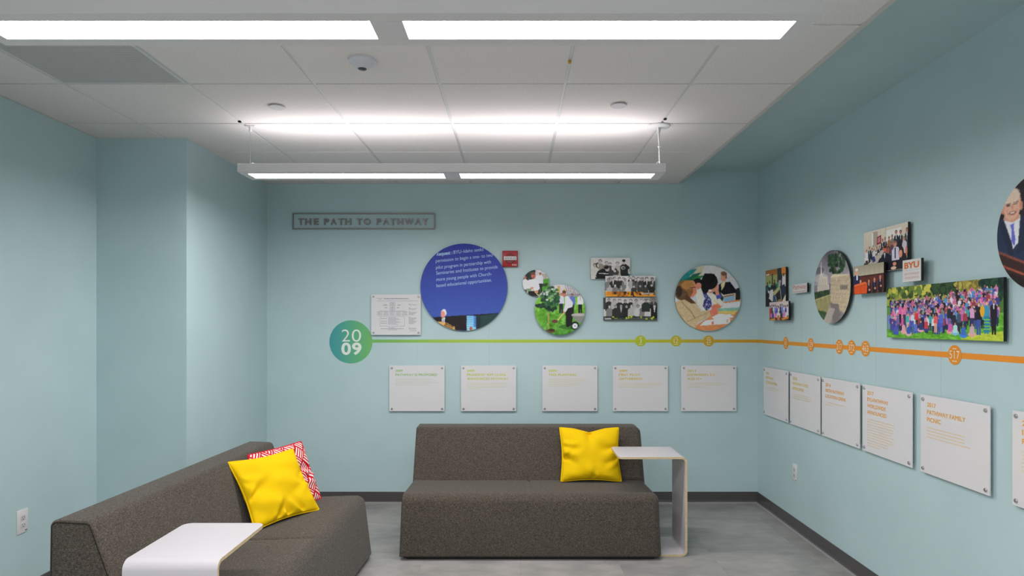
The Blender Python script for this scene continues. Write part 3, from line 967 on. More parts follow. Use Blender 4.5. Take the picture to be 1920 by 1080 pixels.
# ------------------------------------------------------------------ printed pictures
class Canvas:
    """a small painter: coordinates 0..1, y down; colours as in the photograph"""
    def __init__(s, nx, ny, bg, seed=0, aspect=None):
        s.nx, s.ny = nx, ny
        s.y, s.x = np.mgrid[0:ny, 0:nx].astype(float)
        s.x /= nx - 1; s.y /= ny - 1
        s.a = aspect or nx / ny          # width / height
        s.c = np.zeros((ny, nx, 3)); s.c[:] = bg
        s.r = np.random.RandomState(seed)
    def put(s, m, col, al=1.0):
        s.c[m] = s.c[m] * (1 - al) + np.array(col, float) * al
    def rect(s, x0, y0, x1, y1, col): s.put((s.x >= x0) & (s.x <= x1) & (s.y >= y0) & (s.y <= y1), col)
    def ell(s, cx, cy, rx, ry, col, al=1.0): s.put(((s.x - cx) / rx) ** 2 + ((s.y - cy) / ry) ** 2 <= 1, col, al)
    def poly(s, pts, col, al=1.0):
        m = np.zeros(s.x.shape, bool); n = len(pts)
        for i in range(n):
            (x0, y0), (x1, y1) = pts[i], pts[(i + 1) % n]
            if y0 == y1: continue
            cr = ((s.y >= min(y0, y1)) & (s.y < max(y0, y1)))
            m ^= cr & (s.x < x0 + (s.y - y0) * (x1 - x0) / (y1 - y0))
        s.put(m, col, al)
    def line(s, x0, y0, x1, y1, w, col):
        dx, dy = x1 - x0, (y1 - y0) / s.a; L2 = dx * dx + dy * dy + 1e-12
        t = np.clip(((s.x - x0) * dx + (s.y - y0) / s.a * dy) / L2, 0, 1)
        d = np.hypot(s.x - x0 - t * dx, (s.y - y0) / s.a - t * dy)
        s.put(d <= w / 2, col)
    def noise(s, amp, cells, m=None):
        k = max(2, int(cells)); g = s.r.randn(k + 1, k + 1)
        fx, fy = s.x * (k - .001), s.y * (k - .001)
        ix, iy = fx.astype(int), fy.astype(int); tx, ty = fx - ix, fy - iy
        v = (g[iy, ix] * (1 - tx) + g[iy, ix + 1] * tx) * (1 - ty) + (g[iy + 1, ix] * (1 - tx) + g[iy + 1, ix + 1] * tx) * ty
        d = (v * amp)[..., None] * np.ones(3)
        if m is None: s.c += d
        else: s.c[m] += d[m]
    def vgrad(s, y0, y1, c0, c1, m=None):
        t = np.clip((s.y - y0) / (y1 - y0), 0, 1)[..., None]
        g = np.array(c0) * (1 - t) + np.array(c1) * t
        mm = (s.y >= y0) & (s.y <= y1)
        if m is not None: mm &= m
        s.c[mm] = g[mm]
    def blobs(s, cx, cy, rx, ry, n, r, cols):
        for _ in range(n):
            a = s.r.uniform(0, 6.283); q = math.sqrt(s.r.rand())
            s.ell(cx + rx * q * math.cos(a), cy + ry * q * math.sin(a), r * s.r.uniform(.5, 1.2), r * s.a * s.r.uniform(.5, 1.1), cols[s.r.randint(len(cols))])
    def person(s, cx, top, h, shirt, pants, skin=(196, 140, 116), hair=(40, 28, 24), w=None, collar=None, tie=None, frac=1.0):
        """standing or half figure; h = full height, only the part above frac is drawn"""
        a = s.a; hd = h * .13; w = w or h * .27 / a
        rx = hd * .40 / a
        yb = top + h * frac
        y1 = top + hd * .95; y2 = top + h * .52
        if frac > .55 and pants is not None:
            s.poly([(cx - w * .36, y2 - h * .03), (cx + w * .36, y2 - h * .03), (cx + w * .34, yb), (cx + w * .05, yb), (cx, y2 + h * .12), (cx - w * .05, yb), (cx - w * .34, yb)], pants)
        yt = min(y2, yb)
        s.poly([(cx - w * .18, y1), (cx + w * .18, y1), (cx + w * .5, y1 + h * .06), (cx + w * .54, yt), (cx - w * .54, yt), (cx - w * .5, y1 + h * .06)], shirt)
        if collar is not None:
            s.poly([(cx - w * .13, y1), (cx + w * .13, y1), (cx, y1 + h * .2)], collar)
        if tie is not None:
            s.poly([(cx - w * .035, y1), (cx + w * .035, y1), (cx + w * .05, y1 + h * .2), (cx - w * .05, y1 + h * .2)], tie)
        s.ell(cx, top + hd * .42, rx * 1.12, hd * .46, hair)
        s.ell(cx, top + hd * .56, rx * .92, hd * .44, skin)
    def colors(s, k=1.35):
        s.c = s.c * (1 + .03 * s.r.randn(s.ny, s.nx, 1)) + 1.5 * s.r.randn(s.ny, s.nx, 3)      # photographic grain
        return np.clip(lin(np.clip(s.c, 0, 255)) * k, 0, .92)

def print_rect(cv, w, h, z, parent, k=1.35):
    nx, ny = cv.nx, cv.ny
    gy, gx = np.mgrid[0:ny, 0:nx].astype(float)
    X = (gx / (nx - 1) - .5) * w; Y = (.5 - gy / (ny - 1)) * h
    V = np.stack([X.ravel(), Y.ravel(), np.full(nx * ny, z)], 1)
    i = np.arange(ny - 1)[:, None] * nx + np.arange(nx - 1)[None, :]
    F = np.stack([i, i + nx, i + nx + 1, i + 1], -1).reshape(-1, 4)
    return fast_colored('print', V, F, cv.colors(k).reshape(-1, 3), parent)

def print_disc(cv, r, z, parent, rings, seg, k=1.35):
    C = cv.colors(k)
    rr = (np.arange(rings + 1) / rings)[:, None]; aa = (np.arange(seg) * 2 * math.pi / seg)[None, :]
    X = (rr * np.cos(aa)).ravel(); Y = (rr * np.sin(aa)).ravel()
    fx = (X * .5 + .5) * (cv.nx - 1.001); fy = (.5 - Y * .5) * (cv.ny - 1.001)
    ix, iy = fx.astype(int), fy.astype(int); tx, ty = (fx - ix)[:, None], (fy - iy)[:, None]
    col = (C[iy, ix] * (1 - tx) + C[iy, ix + 1] * tx) * (1 - ty) + (C[iy + 1, ix] * (1 - tx) + C[iy + 1, ix + 1] * tx) * ty
    V = np.stack([X * r, Y * r, np.full(X.shape, z)], 1)
    i = np.arange(rings)[:, None] * seg + np.arange(seg)[None, :]
    j = np.arange(rings)[:, None] * seg + (np.arange(seg)[None, :] + 1) % seg
    F = np.stack([i, i + seg, j + seg, j], -1).reshape(-1, 4)
    return fast_colored('print', V, F, col, parent)

def fast_colored(name, V, F, C, parent):
    me = bpy.data.meshes.new(name)
    nv, nf = len(V), len(F)
    me.vertices.add(nv); me.vertices.foreach_set('co', np.ascontiguousarray(V, dtype=np.float32).ravel())
    me.loops.add(nf * 4); me.loops.foreach_set('vertex_index', np.ascontiguousarray(F, dtype=np.int32).ravel())
    me.polygons.add(nf)
    me.polygons.foreach_set('loop_start', np.arange(0, nf * 4, 4, dtype=np.int32))
    me.update(calc_edges=True)
    ca = me.color_attributes.new('ink', 'FLOAT_COLOR', 'POINT')
    a = np.ones((nv, 4), np.float32); a[:, :3] = C
    ca.data.foreach_set('color', a.ravel())
    me.materials.append(M_PRINT)
    return link(bpy.data.objects.new(name, me), parent)

def photo_rect(wall, h, z, w, hh, cv, label, gap=.010, th=.013, edge=None, mount=(-.3, .3, -.25, .25)):
    root = wall_empty('mounted_photo', wall, h, z, label, 'photo', 'photo panels on the walls')
    box_obj('panel_board', (-w / 2, w / 2, -hh / 2, hh / 2, gap, gap + th), edge or M_BLACK, root)
    box_obj('wall_mount', (w * mount[0], w * mount[1], hh * mount[2], hh * mount[3], 0, gap), M_BLACK, root)
    if cv is not None: print_rect(cv, w, hh, gap + th + .0005, root)
    return root, gap + th + .0005
def photo_disc(wall, h, z, r, cv, label, rings, seg, gap=.010, th=.013, edge=None):
    root = wall_empty('photo_disc', wall, h, z, label, 'photo', 'round photo panels')
    disc('panel_board', r, gap, gap + th, edge or M_BLACK, root, 96)
    bm = bmesh.new(); lathe(bm, [(0, 0), (r * .5, 0), (r * .5, gap), (0, gap)], 32); bm_obj('wall_mount', bm, M_BLACK, root)
    print_disc(cv, r, gap + th + .0005, root, rings, seg)
    return root, gap + th + .0005

SKIN = [(206, 150, 124), (190, 130, 104), (222, 170, 146), (150, 98, 76)]
HAIR = [(36, 26, 24), (70, 46, 32), (24, 20, 22), (110, 80, 50), (150, 140, 132)]

# -- blue presentation disc
cv = Canvas(190, 190, (52, 70, 158), 1)
cv.vgrad(0, .85, (40, 48, 142), (60, 84, 164))
cv.poly([(0, .853), (1, .79), (1, 1), (0, 1)], (32, 24, 28))
cv.poly([(.62, .835), (.92, .80), (.92, 1), (.62, 1)], (36, 62, 62)); cv.rect(.64, .84, .69, 1, (28, 44, 46))
cv.vgrad(.83, 1, (120, 178, 226), (150, 205, 240), (cv.x > .53) & (cv.x < .64)); cv.rect(.61, .83, .64, .96, (66, 120, 196))
for q in range(6): cv.rect(.53, .845 + q * .026, .64, .849 + q * .026, (96, 150, 214))
cv.ell(.581, .975, .017, .022, (170, 84, 52))
cv.poly([(.215, .90), (.25, .845), (.30, .845), (.335, .90), (.345, .97), (.21, .96)], (22, 20, 26))
cv.poly([(.247, .86), (.282, .845), (.278, .90), (.245, .90)], (222, 216, 226)); cv.poly([(.258, .865), (.268, .862), (.266, .90), (.252, .90)], (120, 120, 170))
cv.ell(.268, .795, .031, .042, (218, 212, 214)); cv.ell(.258, .812, .025, .037, (214, 140, 122)); cv.ell(.243, .818, .008, .01, (206, 128, 112))
cv.poly([(.19, .898), (.275, .900), (.392, .955), (.392, .99), (.33, .985), (.24, .94)], (226, 164, 96))
cv.poly([(.285, .91), (.385, .955), (.385, .965), (.28, .925)], (60, 40, 26)); cv.poly([(.278, .93), (.375, .97), (.37, .98), (.272, .942)], (70, 44, 28))
x, z = at_back(870, 538.5, .02)
bl, zt = photo_disc('back', x, z, .3585, cv, 'largest disc on the back wall, blue with white slide text', 80, 320)
# slide text: baselines rise to the right
u = .3585 / 463.5; ccx, ccy = 508.5, 560.0
lines = [('Request :', 216, 385, 235, 187, .028), ('BYU\u2013Idaho seeks', 398, 716, 214, 150, 0), ('permission to begin a one- to two', 208, 814, 300, 205, 0), ('pilot program in partnership with', 210, 795, 370, 262, 0),
         ('Seminaries and Institutes to provide', 212, 868, 430, 328, 0), ('more young people with Church-', 214, 805, 498, 405, 0), ('based educational opportunities.', 215, 803, 563, 476, 0)]
items = []
for s_, xa_, xb_, yl, yr, bold in lines:
    slope = -.105 if s_ != 'Request :' else -.115
    vs, fs = text_geo(s_, bold)
    lo, hi = vs.min(0), vs.max(0)
    sx = (xb_ - xa_) / (hi[0] - lo[0])
    px = xa_ + (vs[:, 0] - lo[0]) * sx
    base = (yl - 8) if s_.startswith(('Req', 'BYU')) else yl - 2
    capx = 52.0
    py = base + slope * (px - xa_) - vs[:, 1] * capx * (1.0)
    o = np.stack([(px - ccx) * u, (ccy - py) * u, np.full(len(px), zt + .0006)], 1)
    lim = .3585 * .999
    keep = [f for f in fs if all(o[i, 0] ** 2 + o[i, 1] ** 2 < lim * lim for i in f)]
    items.append((o, keep))
for it in items: text_part('slide_text_line', [it], ink((186, 214, 248)), bl)

# -- small disc: man in white shirt
cv = Canvas(80, 80, (206, 196, 200), 2)
cv.poly([(0, .3), (.12, .1), (.3, 0), (.48, 0), (.48, .3), (.3, .42), (0, .5)], (44, 52, 46)); cv.noise(14, 18)
cv.rect(.72, .14, .98, .40, (176, 170, 160)); cv.rect(.75, .14, .765, .4, (110, 104, 96)); cv.rect(.85, .14, .865, .4, (110, 104, 96))
cv.poly([(.66, .38), (1, .32), (1, .8), (.5, 1), (.55, .6)], (78, 150, 46)); cv.blobs(.8, .55, .12, .05, 14, .045, [(40, 60, 40), (52, 70, 44)])
cv.person(.655, .10, .80, (216, 210, 226), (36, 32, 36), (170, 96, 80), (60, 34, 28))
cv.person(.09, .22, 1.0, (220, 212, 224), (70, 60, 60), (186, 110, 96), (60, 40, 36), w=.2)
cv.poly([(.28, .36), (.50, .34), (.60, .45), (.64, .70), (.56, .80), (.20, .74), (.07, .62), (.14, .42)], (222, 214, 228))
cv.poly([(.2, .78), (.56, .80), (.6, 1), (.2, 1)], (30, 26, 28)); cv.poly([(.12, .70), (.36, .70), (.30, .78), (.2, .82)], (120, 150, 110))
cv.line(.38, .72, .60, .98, .035, (190, 176, 120)); cv.ell(.35, .68, .06, .035, (206, 132, 112)); cv.ell(.54, .82, .045, .055, (206, 132, 112))
cv.ell(.405, .21, .085, .12, (190, 104, 90)); cv.ell(.40, .14, .08, .055, (120, 70, 60)); cv.ell(.40, .27, .03, .022, (120, 50, 44))
x, z = at_back(1005, 531, .02); photo_disc('back', x, z, .1095, cv, 'smallest disc on the back wall, man in a white shirt outdoors', 36, 130)
# -- tree planting disc
cv = Canvas(130, 130, (96, 160, 52), 3)
cv.rect(0, 0, 1, .20, (204, 196, 202)); cv.poly([(0, .2), (1, .19), (1, .22), (0, .30)], (150, 150, 160))
for q in range(9): cv.line(.6 + q * .045, 0, .66 + q * .03, .2, .012, (110, 96, 96))
cv.rect(.45, .03, .50, .22, (190, 160, 70)); cv.ell(.59, .12, .03, .03, (216, 170, 60))
cv.vgrad(.25, 1, (126, 186, 66), (66, 128, 36)); g = cv.y > .25
cv.noise(16, 16, g); cv.noise(12, 40, g)
cv.ell(.66, .84, .18, .05, (50, 96, 36), .8)
cv.poly([(0, .38), (.2, .40), (.2, .47), (0, .42)], (52, 70, 52))
cv.person(.525, .17, .40, (206, 202, 226), (34, 36, 44), hair=(60, 40, 34)); cv.person(.745, .18, .40, (96, 110, 190), (40, 44, 56), (150, 100, 90)); cv.person(.905, .17, .42, (224, 216, 226), (26, 24, 28), tie=(90, 40, 90))
cv.blobs(.31, .28, .17, .25, 120, .040, [(24, 56, 36), (30, 70, 44), (20, 44, 34), (44, 92, 54), (60, 110, 60)]); cv.blobs(.3, .2, .12, .16, 14, .03, [(190, 200, 190), (120, 160, 110)])
cv.blobs(.12, .42, .10, .03, 20, .03, [(30, 52, 44), (40, 66, 50)])
cv.line(.272, .55, .275, .92, .02, (176, 138, 92)); cv.ell(.30, .925, .11, .035, (92, 66, 40)); cv.ell(.33, .90, .07, .025, (56, 40, 28))
cv.poly([(.63, .46), (.76, .42), (.77, .50), (.74, .80), (.68, .82), (.62, .80), (.61, .55)], (24, 20, 24)); cv.ell(.66, .82, .04, .02, (20, 18, 20))
cv.poly([(.60, .24), (.66, .22), (.76, .36), (.75, .44), (.66, .47), (.61, .55), (.57, .53), (.60, .40)], (214, 210, 232))
cv.ell(.586, .185, .042, .058, (190, 120, 96)); cv.ell(.585, .145, .04, .03, (90, 56, 40))
cv.line(.58, .56, .46, .70, .022, (200, 190, 110)); cv.ell(.40, .73, .065, .035, (98, 62, 54)); cv.ell(.58, .55, .02, .018, (196, 130, 104))
cv.poly([(.72, .60), (.86, .565), (1, .58), (1, .66), (.96, .76), (.84, .74)], (128, 130, 124)); cv.ell(.87, .598, .14, .028, (176, 170, 168))
cv.ell(.80, .815, .085, .085, (26, 36, 36)); cv.ell(.80, .82, .052, .052, (224, 220, 224)); cv.ell(.80, .82, .012, .012, (60, 60, 60))
x, z = at_back(1049.5, 581, .02); photo_disc('back', x, z, .2065, cv, 'round photo of a man shovelling beside a young tree', 56, 220, gap=.026)
# -- black and white group photos
def bw_group(nx, ny, seed, bg, rows, strip, scol):
    cv = Canvas(nx, ny, bg, seed)
    cv.noise(8, 5)
    r = random.Random(seed)
    for (ytop, h, n, xa_, xb_, fr) in rows:
        for k in range(n):
            xx = xa_ + (xb_ - xa_) * (k + .5) / n + r.uniform(-.012, .012)
            g = r.choice([30, 44, 60, 90, 120, 170, 190, 36]); f = r.choice([168, 186, 200, 150])
            g2 = r.choice([200, 180, 40])
            cv.person(xx, ytop + r.uniform(-.03, .03), h * r.uniform(.95, 1.05), (g, g * .98, g * .97), (40, 38, 38), (f, f * .95, f * .93), (r.choice([24, 30, 40, 70]),) * 3, frac=fr, collar=(g2,) * 3 if r.random() < .4 else None)
    return cv
cv = Canvas(100, 54, (202, 196, 194), 4)
cv.noise(5, 4)
cv.poly([(0, .76), (1, .74), (1, 1), (0, 1)], (36, 92, 92)); cv.noise(8, 20, cv.y > .75)
cv.person(.24, .08, 1.5, (142, 132, 120), None, (176, 166, 160), (34, 30, 30), w=.22, frac=.5); cv.person(.40, .16, 1.3, (120, 114, 106), None, (180, 172, 166), (40, 36, 36), frac=.5)
cv.person(.49, .22, 1.2, (60, 58, 58), None, (186, 176, 172), (24, 22, 22), frac=.5); cv.person(.68, .18, 1.4, (176, 168, 162), None, (188, 178, 172), (30, 28, 28), frac=.52)
cv.person(.11, .26, 1.5, (196, 190, 184), None, (170, 160, 152), (46, 42, 40), w=.2, frac=.5); cv.ell(.17, .34, .04, .12, (50, 46, 44)); cv.ell(.185, .36, .025, .085, (186, 176, 170))
cv.poly([(.74, .40), (.80, .30), (.90, .30), (.98, .42), (1, .64), (.96, .66), (.94, .84), (.76, .84)], (30, 32, 34)); cv.ell(.84, .19, .042, .13, (182, 172, 166)); cv.ell(.84, .13, .044, .06, (22, 22, 22)); cv.ell(.82, .47, .06, .08, (150, 146, 144)); cv.ell(.83, .48, .03, .04, (60, 60, 60)); cv.ell(.965, .62, .025, .1, (176, 164, 158))
cv.poly([(.47, .60), (.55, .46), (.64, .48), (.72, .66), (.70, .80), (.48, .80)], (62, 58, 58)); cv.ell(.57, .47, .045, .12, (196, 186, 182)); cv.ell(.61, .62, .03, .05, (200, 190, 186))
cv.poly([(.12, .86), (.18, .62), (.30, .50), (.42, .56), (.47, .84), (.40, 1), (.12, 1)], (18, 20, 22)); cv.ell(.42, .52, .055, .12, (170, 160, 154)); cv.ell(.40, .45, .06, .08, (20, 20, 20)); cv.line(.22, .73, .44, .74, .022, (176, 172, 170))
def photo_back(px0, px1, py0, py1, cv, label, gap=.01):
    x, z = at_back((px0 + px1) / 2, (py0 + py1) / 2, gap + .013)
    k = (YB - gap - .013) / F_PX
    return (*photo_rect('back', x, z, (px1 - px0) * k, (py1 - py0) * k, cv, label, gap), (px1 - px0) * k, (py1 - py0) * k)
r_, zt, w, h = photo_back(1107.5, 1181.5, 483.5, 523.5, cv, 'black-and-white photo of seven people, topmost of three on the back wall')
text_part('caption', [fit_text('MESA', -w * .47, -w * .35, -h * .42, -h * .34, zt + .0006, bold=.03)], ink((235, 232, 232)), r_)
cv = bw_group(124, 52, 5, (196, 190, 188), [(.04, 1.25, 10, .05, .98, .5), (.10, 1.2, 9, .0, 1.0, .5), (.42, 1.0, 8, .02, 1.0, .5)], .8, None)
cv.rect(.42, .1, .45, .7, (206, 200, 198)); m = cv.y > .76
cv.c[m] = cv.c[m].mean(-1, keepdims=True) / 120 * np.array([150, 92, 30])[None]; cv.blobs(.5, .88, .5, .08, 30, .03, [(210, 130, 40), (190, 112, 30), (60, 44, 28), (130, 84, 34)])
r_, zt, w, h = photo_back(1135, 1228.5, 517.5, 556, cv, 'black-and-white group photo with orange lower edge, middle of three', .026)
text_part('caption', [fit_text('MANHATTAN', w * .22, w * .46, -h * .40, -h * .31, zt + .0006, bold=.03)], ink((235, 232, 232)), r_)
cv = bw_group(134, 57, 6, (186, 180, 178), [(.06, 1.15, 9, .04, .98, .5), (.30, 1.15, 9, .06, 1.0, .55)], .8, None)
cv.poly([(.86, 0), (1, 0), (1, .35), (.86, .3)], (90, 84, 82), .6); cv.rect(0, 0, .04, .5, (60, 58, 58))
cv.person(.79, .06, 1.2, (44, 48, 46), None, (150, 140, 134), (40, 38, 36), w=.15, frac=.46)
m = cv.y > .82; cv.c[m] = cv.c[m] * .3 + np.array([30, 40, 38]) * .5
cv.blobs(.5, .88, .46, .08, 26, .022, [(176, 186, 48), (150, 164, 40), (40, 52, 44), (36, 44, 42)])
r_, zt, w, h = photo_back(1131.5, 1232, 558, 601, cv, 'black-and-white group photo with yellow-green accents, lowest of three')
text_part('caption', [fit_text('NAMPA', -w * .475, -w * .355, -h * .46, -h * .385, zt + .0006, bold=.03)], ink((235, 232, 232)), r_)

# -- disc of women at a table
cv = Canvas(160, 160, (196, 196, 206), 7)
cv.vgrad(0, .5, (206, 200, 200), (190, 190, 202)); cv.poly([(0, 0), (.45, 0), (.38, .22), (.2, .3), (0, .4)], (196, 186, 160))
for (a_, b_, c_) in ((.0, .22, (26, 110, 110)), (.08, .14, (30, 130, 130)), (.14, .20, (24, 92, 72)), (.18, .24, (40, 120, 60)), (.05, .30, (20, 76, 56))):
    cv.poly([(a_, b_ + .05), (a_ + .14, b_ - .07), (a_ + .26, b_ - .09), (a_ + .18, b_), (a_ + .04, b_ + .08)], c_)
cv.poly([(.88, .38), (1, .33), (1, .55), (.9, .58)], (34, 36, 34))
cv.poly([(.62, .48), (.92, .40), (.92, .56), (.74, .58)], (196, 178, 150)); cv.poly([(.73, .50), (.90, .46), (.90, .55), (.75, .57)], (130, 170, 200)); cv.line(.74, .48, .9, .45, .012, (60, 50, 44))
cv.poly([(.25, .96), (.5, .80), (.6, .58), (1, .52), (1, 1), (.25, 1)], (206, 134, 84))
cv.poly([(.74, .58), (1, .545), (1, .66), (.66, .70)], (222, 214, 220)); cv.poly([(.64, .66), (.98, .64), (.95, .70), (.68, .72)], (130, 180, 160)); cv.poly([(.66, .70), (.95, .69), (.90, .75), (.66, .73)], (220, 190, 110))
cv.poly([(.56, .79), (.66, .74), (.84, .745), (.90, .79), (.60, .83)], (230, 224, 226)); cv.poly([(.38, .92), (.46, .84), (.84, .80), (.84, .89)], (234, 228, 228)); cv.poly([(.56, .86), (.59, .85), (.585, .90), (.555, .90)], (214, 90, 60)); cv.poly([(.79, .83), (.81, .82), (.805, .87), (.785, .87)], (220, 160, 70))
# far woman, back right
cv.poly([(.66, .30), (.72, .26), (.84, .25), (.92, .36), (.93, .42), (.74, .45), (.67, .40)], (20, 20, 28)); cv.poly([(.70, .28), (.77, .24), (.75, .32), (.71, .38)], (226, 202, 150))
cv.ell(.735, .185, .042, .065, (206, 146, 120)); cv.ell(.74, .125, .042, .035, (120, 86, 60)); cv.ell(.78, .16, .012, .05, (110, 76, 52))
# small dark-haired woman behind
cv.ell(.345, .27, .07, .075, (22, 20, 22)); cv.ell(.36, .315, .045, .05, (206, 130, 108))
# dark sleeve behind middle woman
cv.poly([(.56, .42), (.66, .36), (.74, .50), (.72, .56), (.62, .50)], (30, 44, 44))
# middle woman: cardigan, blouse, hair, face
cv.poly([(.30, .40), (.40, .34), (.56, .42), (.66, .48), (.75, .58), (.70, .62), (.56, .58), (.52, .66), (.44, .72), (.34, .58)], (226, 214, 200))
cv.poly([(.39, .33), (.46, .40), (.55, .52), (.56, .62), (.48, .70), (.42, .62), (.45, .50)], (58, 58, 120))
for q in range(60):
    xx, yy = cv.r.uniform(.40, .56), cv.r.uniform(.36, .68)
    if abs((xx - .47) - (yy - .5) * .15) < .06: cv.ell(xx, yy, .006, .006, (220, 214, 230))
cv.ell(.54, .34, .075, .085, (206, 138, 114)); cv.ell(.53, .385, .035, .014, (236, 214, 210))
cv.poly([(.60, .36), (.62, .28), (.65, .26), (.66, .38), (.68, .46), (.63, .48)], (208, 142, 116)); cv.poly([(.62, .46), (.70, .44), (.71, .49), (.64, .52)], (80, 86, 170))
cv.ell(.525, .245, .125, .125, (20, 16, 20)); cv.ell(.46, .33, .06, .10, (20, 16, 20)); cv.poly([(.40, .22), (.45, .12), (.60, .13), (.66, .27), (.56, .27), (.50, .36), (.42, .40)], (20, 16, 20))
cv.poly([(.55, .62), (.66, .58), (.70, .62), (.62, .68), (.56, .68)], (216, 120, 96)); cv.line(.60, .53, .66, .60, .012, (216, 180, 80))
# front woman: blond hair, tan jacket
cv.poly([(0, .56), (.14, .50), (.30, .54), (.40, .70), (.52, .68), (.58, .76), (.36, .86), (.30, .96), (.10, .96), (0, .8)], (196, 172, 134))
cv.line(.10, .56, .24, .70, .012, (150, 126, 92)); cv.line(.24, .70, .30, .80, .012, (140, 116, 84)); cv.line(.18, .86, .5, .72, .010, (160, 136, 100)); cv.line(.05, .7, .2, .95, .010, (160, 136, 100))
cv.ell(.25, .36, .075, .13, (214, 130, 102)); cv.ell(.30, .40, .03, .05, (210, 124, 98))
cv.ell(.15, .37, .125, .145, (134, 92, 52)); cv.ell(.10, .45, .10, .08, (104, 76, 52)); cv.ell(.20, .30, .10, .07, (176, 124, 70)); cv.poly([(.18, .44), (.24, .50), (.32, .58), (.24, .58), (.14, .52)], (92, 60, 40)); cv.ell(.06, .40, .05, .09, (60, 46, 38)); cv.line(.24, .345, .31, .335, .012, (70, 40, 36))
cv.poly([(.52, .70), (.60, .64), (.68, .68), (.62, .75), (.55, .78)], (220, 122, 100)); cv.noise(5, 40)
x, z = at_back(1327, 559, .02); photo_disc('back', x, z, .270, cv, 'round photo of women writing at a table, beside the room corner', 66, 260)

# -- right wall pictures
def photo_right(y0, y1, z0, z1, cv, label, gap=.012, edge=None, mount=(-.3, .3, -.25, .25)):
    return (*photo_rect('right', (y0 + y1) / 2, (z0 + z1) / 2, y0 - y1, z1 - z0, cv, label, gap, edge=edge, mount=mount), y0 - y1, z1 - z0)
cv = Canvas(110, 100, (44, 42, 38), 8, aspect=1.33)
cv.vgrad(0, .2, (150, 92, 34), (168, 104, 40)); cv.rect(0, .16, .62, .42, (150, 156, 96)); cv.rect(.6, 0, .82, .45, (40, 50, 50)); cv.rect(.8, 0, 1, .16, (214, 130, 50)); cv.rect(.84, .2, 1, .5, (190, 180, 160))
cv.rect(.33, .12, .38, .4, (50, 44, 36))
for (xx, yy, c_) in ((.1, .38, (40, 60, 70)), (.22, .36, (120, 170, 160)), (.34, .40, (40, 44, 50)), (.46, .34, (60, 60, 60)), (.62, .36, (40, 130, 90)), (.72, .30, (170, 160, 160)), (.82, .34, (40, 46, 60)), (.9, .22, (206, 200, 214))):
    cv.person(xx, yy - .06, .62, c_, (30, 28, 30), (46, 34, 30), (20, 16, 16), w=.13)
cv.blobs(.3, .52, .25, .06, 26, .035, [(24, 24, 26), (40, 40, 46), (60, 90, 90), (16, 16, 18)])
cv.poly([(.38, .62), (.76, .46), (.82, .5), (.46, .72)], (176, 172, 116)); cv.poly([(.24, .56), (.38, .54), (.42, .74), (.36, .88), (.18, .78)], (206, 200, 204)); cv.poly([(.12, .56), (.2, .56), (.22, .78), (.14, .78)], (190, 186, 200))
cv.poly([(.38, .72), (.5, .70), (.56, .98), (.38, .98)], (52, 84, 120)); cv.poly([(.72, .48), (.96, .44), (.94, .72), (.78, .72)], (36, 44, 70)); cv.line(.74, .56, .80, .86, .02, (200, 196, 190)); cv.line(.52, .74, .6, .96, .018, (190, 186, 170))
cv.poly([(.62, .84), (.8, .82), (.8, 1), (.6, 1)], (150, 126, 92)); cv.poly([(.82, .9), (1, .7), (1, 1), (.8, 1)], (214, 206, 186)); cv.rect(0, .78, .2, 1, (28, 26, 34)); cv.ell(.1, .7, .1, .09, (20, 18, 20))
r_, zt, w, h = photo_right(5.037, 4.661, 1.614, 1.897, cv, 'photo of a full classroom with orange ceiling, closest to the corner')
quads_part('caption', [(-w * .46, -w * .38, h * .36, h * .40), (-w * .375, -w * .30, h * .36, h * .40)], zt + .0006, ink((236, 232, 232)), r_)
cv = Canvas(100, 56, (206, 186, 188), 9, aspect=2.4)
cv.noise(8, 6); r = random.Random(9)
for k in range(11):
    cv.person(.05 + .09 * k, .16 + r.uniform(-.06, .05), 1.1, r.choice([(40, 40, 60), (60, 60, 180), (180, 40, 40), (200, 196, 206), (90, 120, 200), (70, 60, 60)]), r.choice([(30, 28, 34), (50, 46, 50)]), (70, 50, 44), (24, 20, 20), w=.085)
for k in range(8):
    cv.person(.10 + .11 * k, .48 + r.uniform(-.03, .03), .8, r.choice([(206, 196, 200), (216, 110, 150), (70, 60, 170), (50, 44, 44), (200, 120, 160)]), (40, 34, 36), (80, 56, 48), (30, 24, 22), w=.08)
cv.rect(0, .84, 1, 1, (60, 50, 44)); cv.poly([(.02, .92), (.3, .88), (.34, 1), (.04, 1)], (214, 140, 70)); cv.poly([(.64, .90), (.98, .80), (1, .90), (.7, 1)], (222, 132, 46)); cv.poly([(.42, .74), (.54, .72), (.56, 1), (.42, 1)], (190, 110, 60))
photo_right(4.910, 4.566, 1.505, 1.6435, cv, 'small photo of people lined up in two rows, below the classroom photo', .032, mount=(-.3, .3, -.4, .2))
r_, zt, w, h = photo_right(4.533, 4.309, 1.694, 1.757, None, 'small white sign with thin red word, beside the temple disc', .017)
quads_part('sign_face', [(-w / 2, w / 2, -h / 2, h / 2)], zt, M_WHITE, r_)
text_part('lettering', [fit_text('Pathway', -w * .46, w * .46, -h * .22, h * .40, zt + .0006, bold=-.004)], ink((206, 104, 84)), r_)
quads_part('small_print', body_lines(-w * .46, [w * .9], -h * .32, .01, .004, 3), zt + .0006, ink((196, 150, 140)), r_)

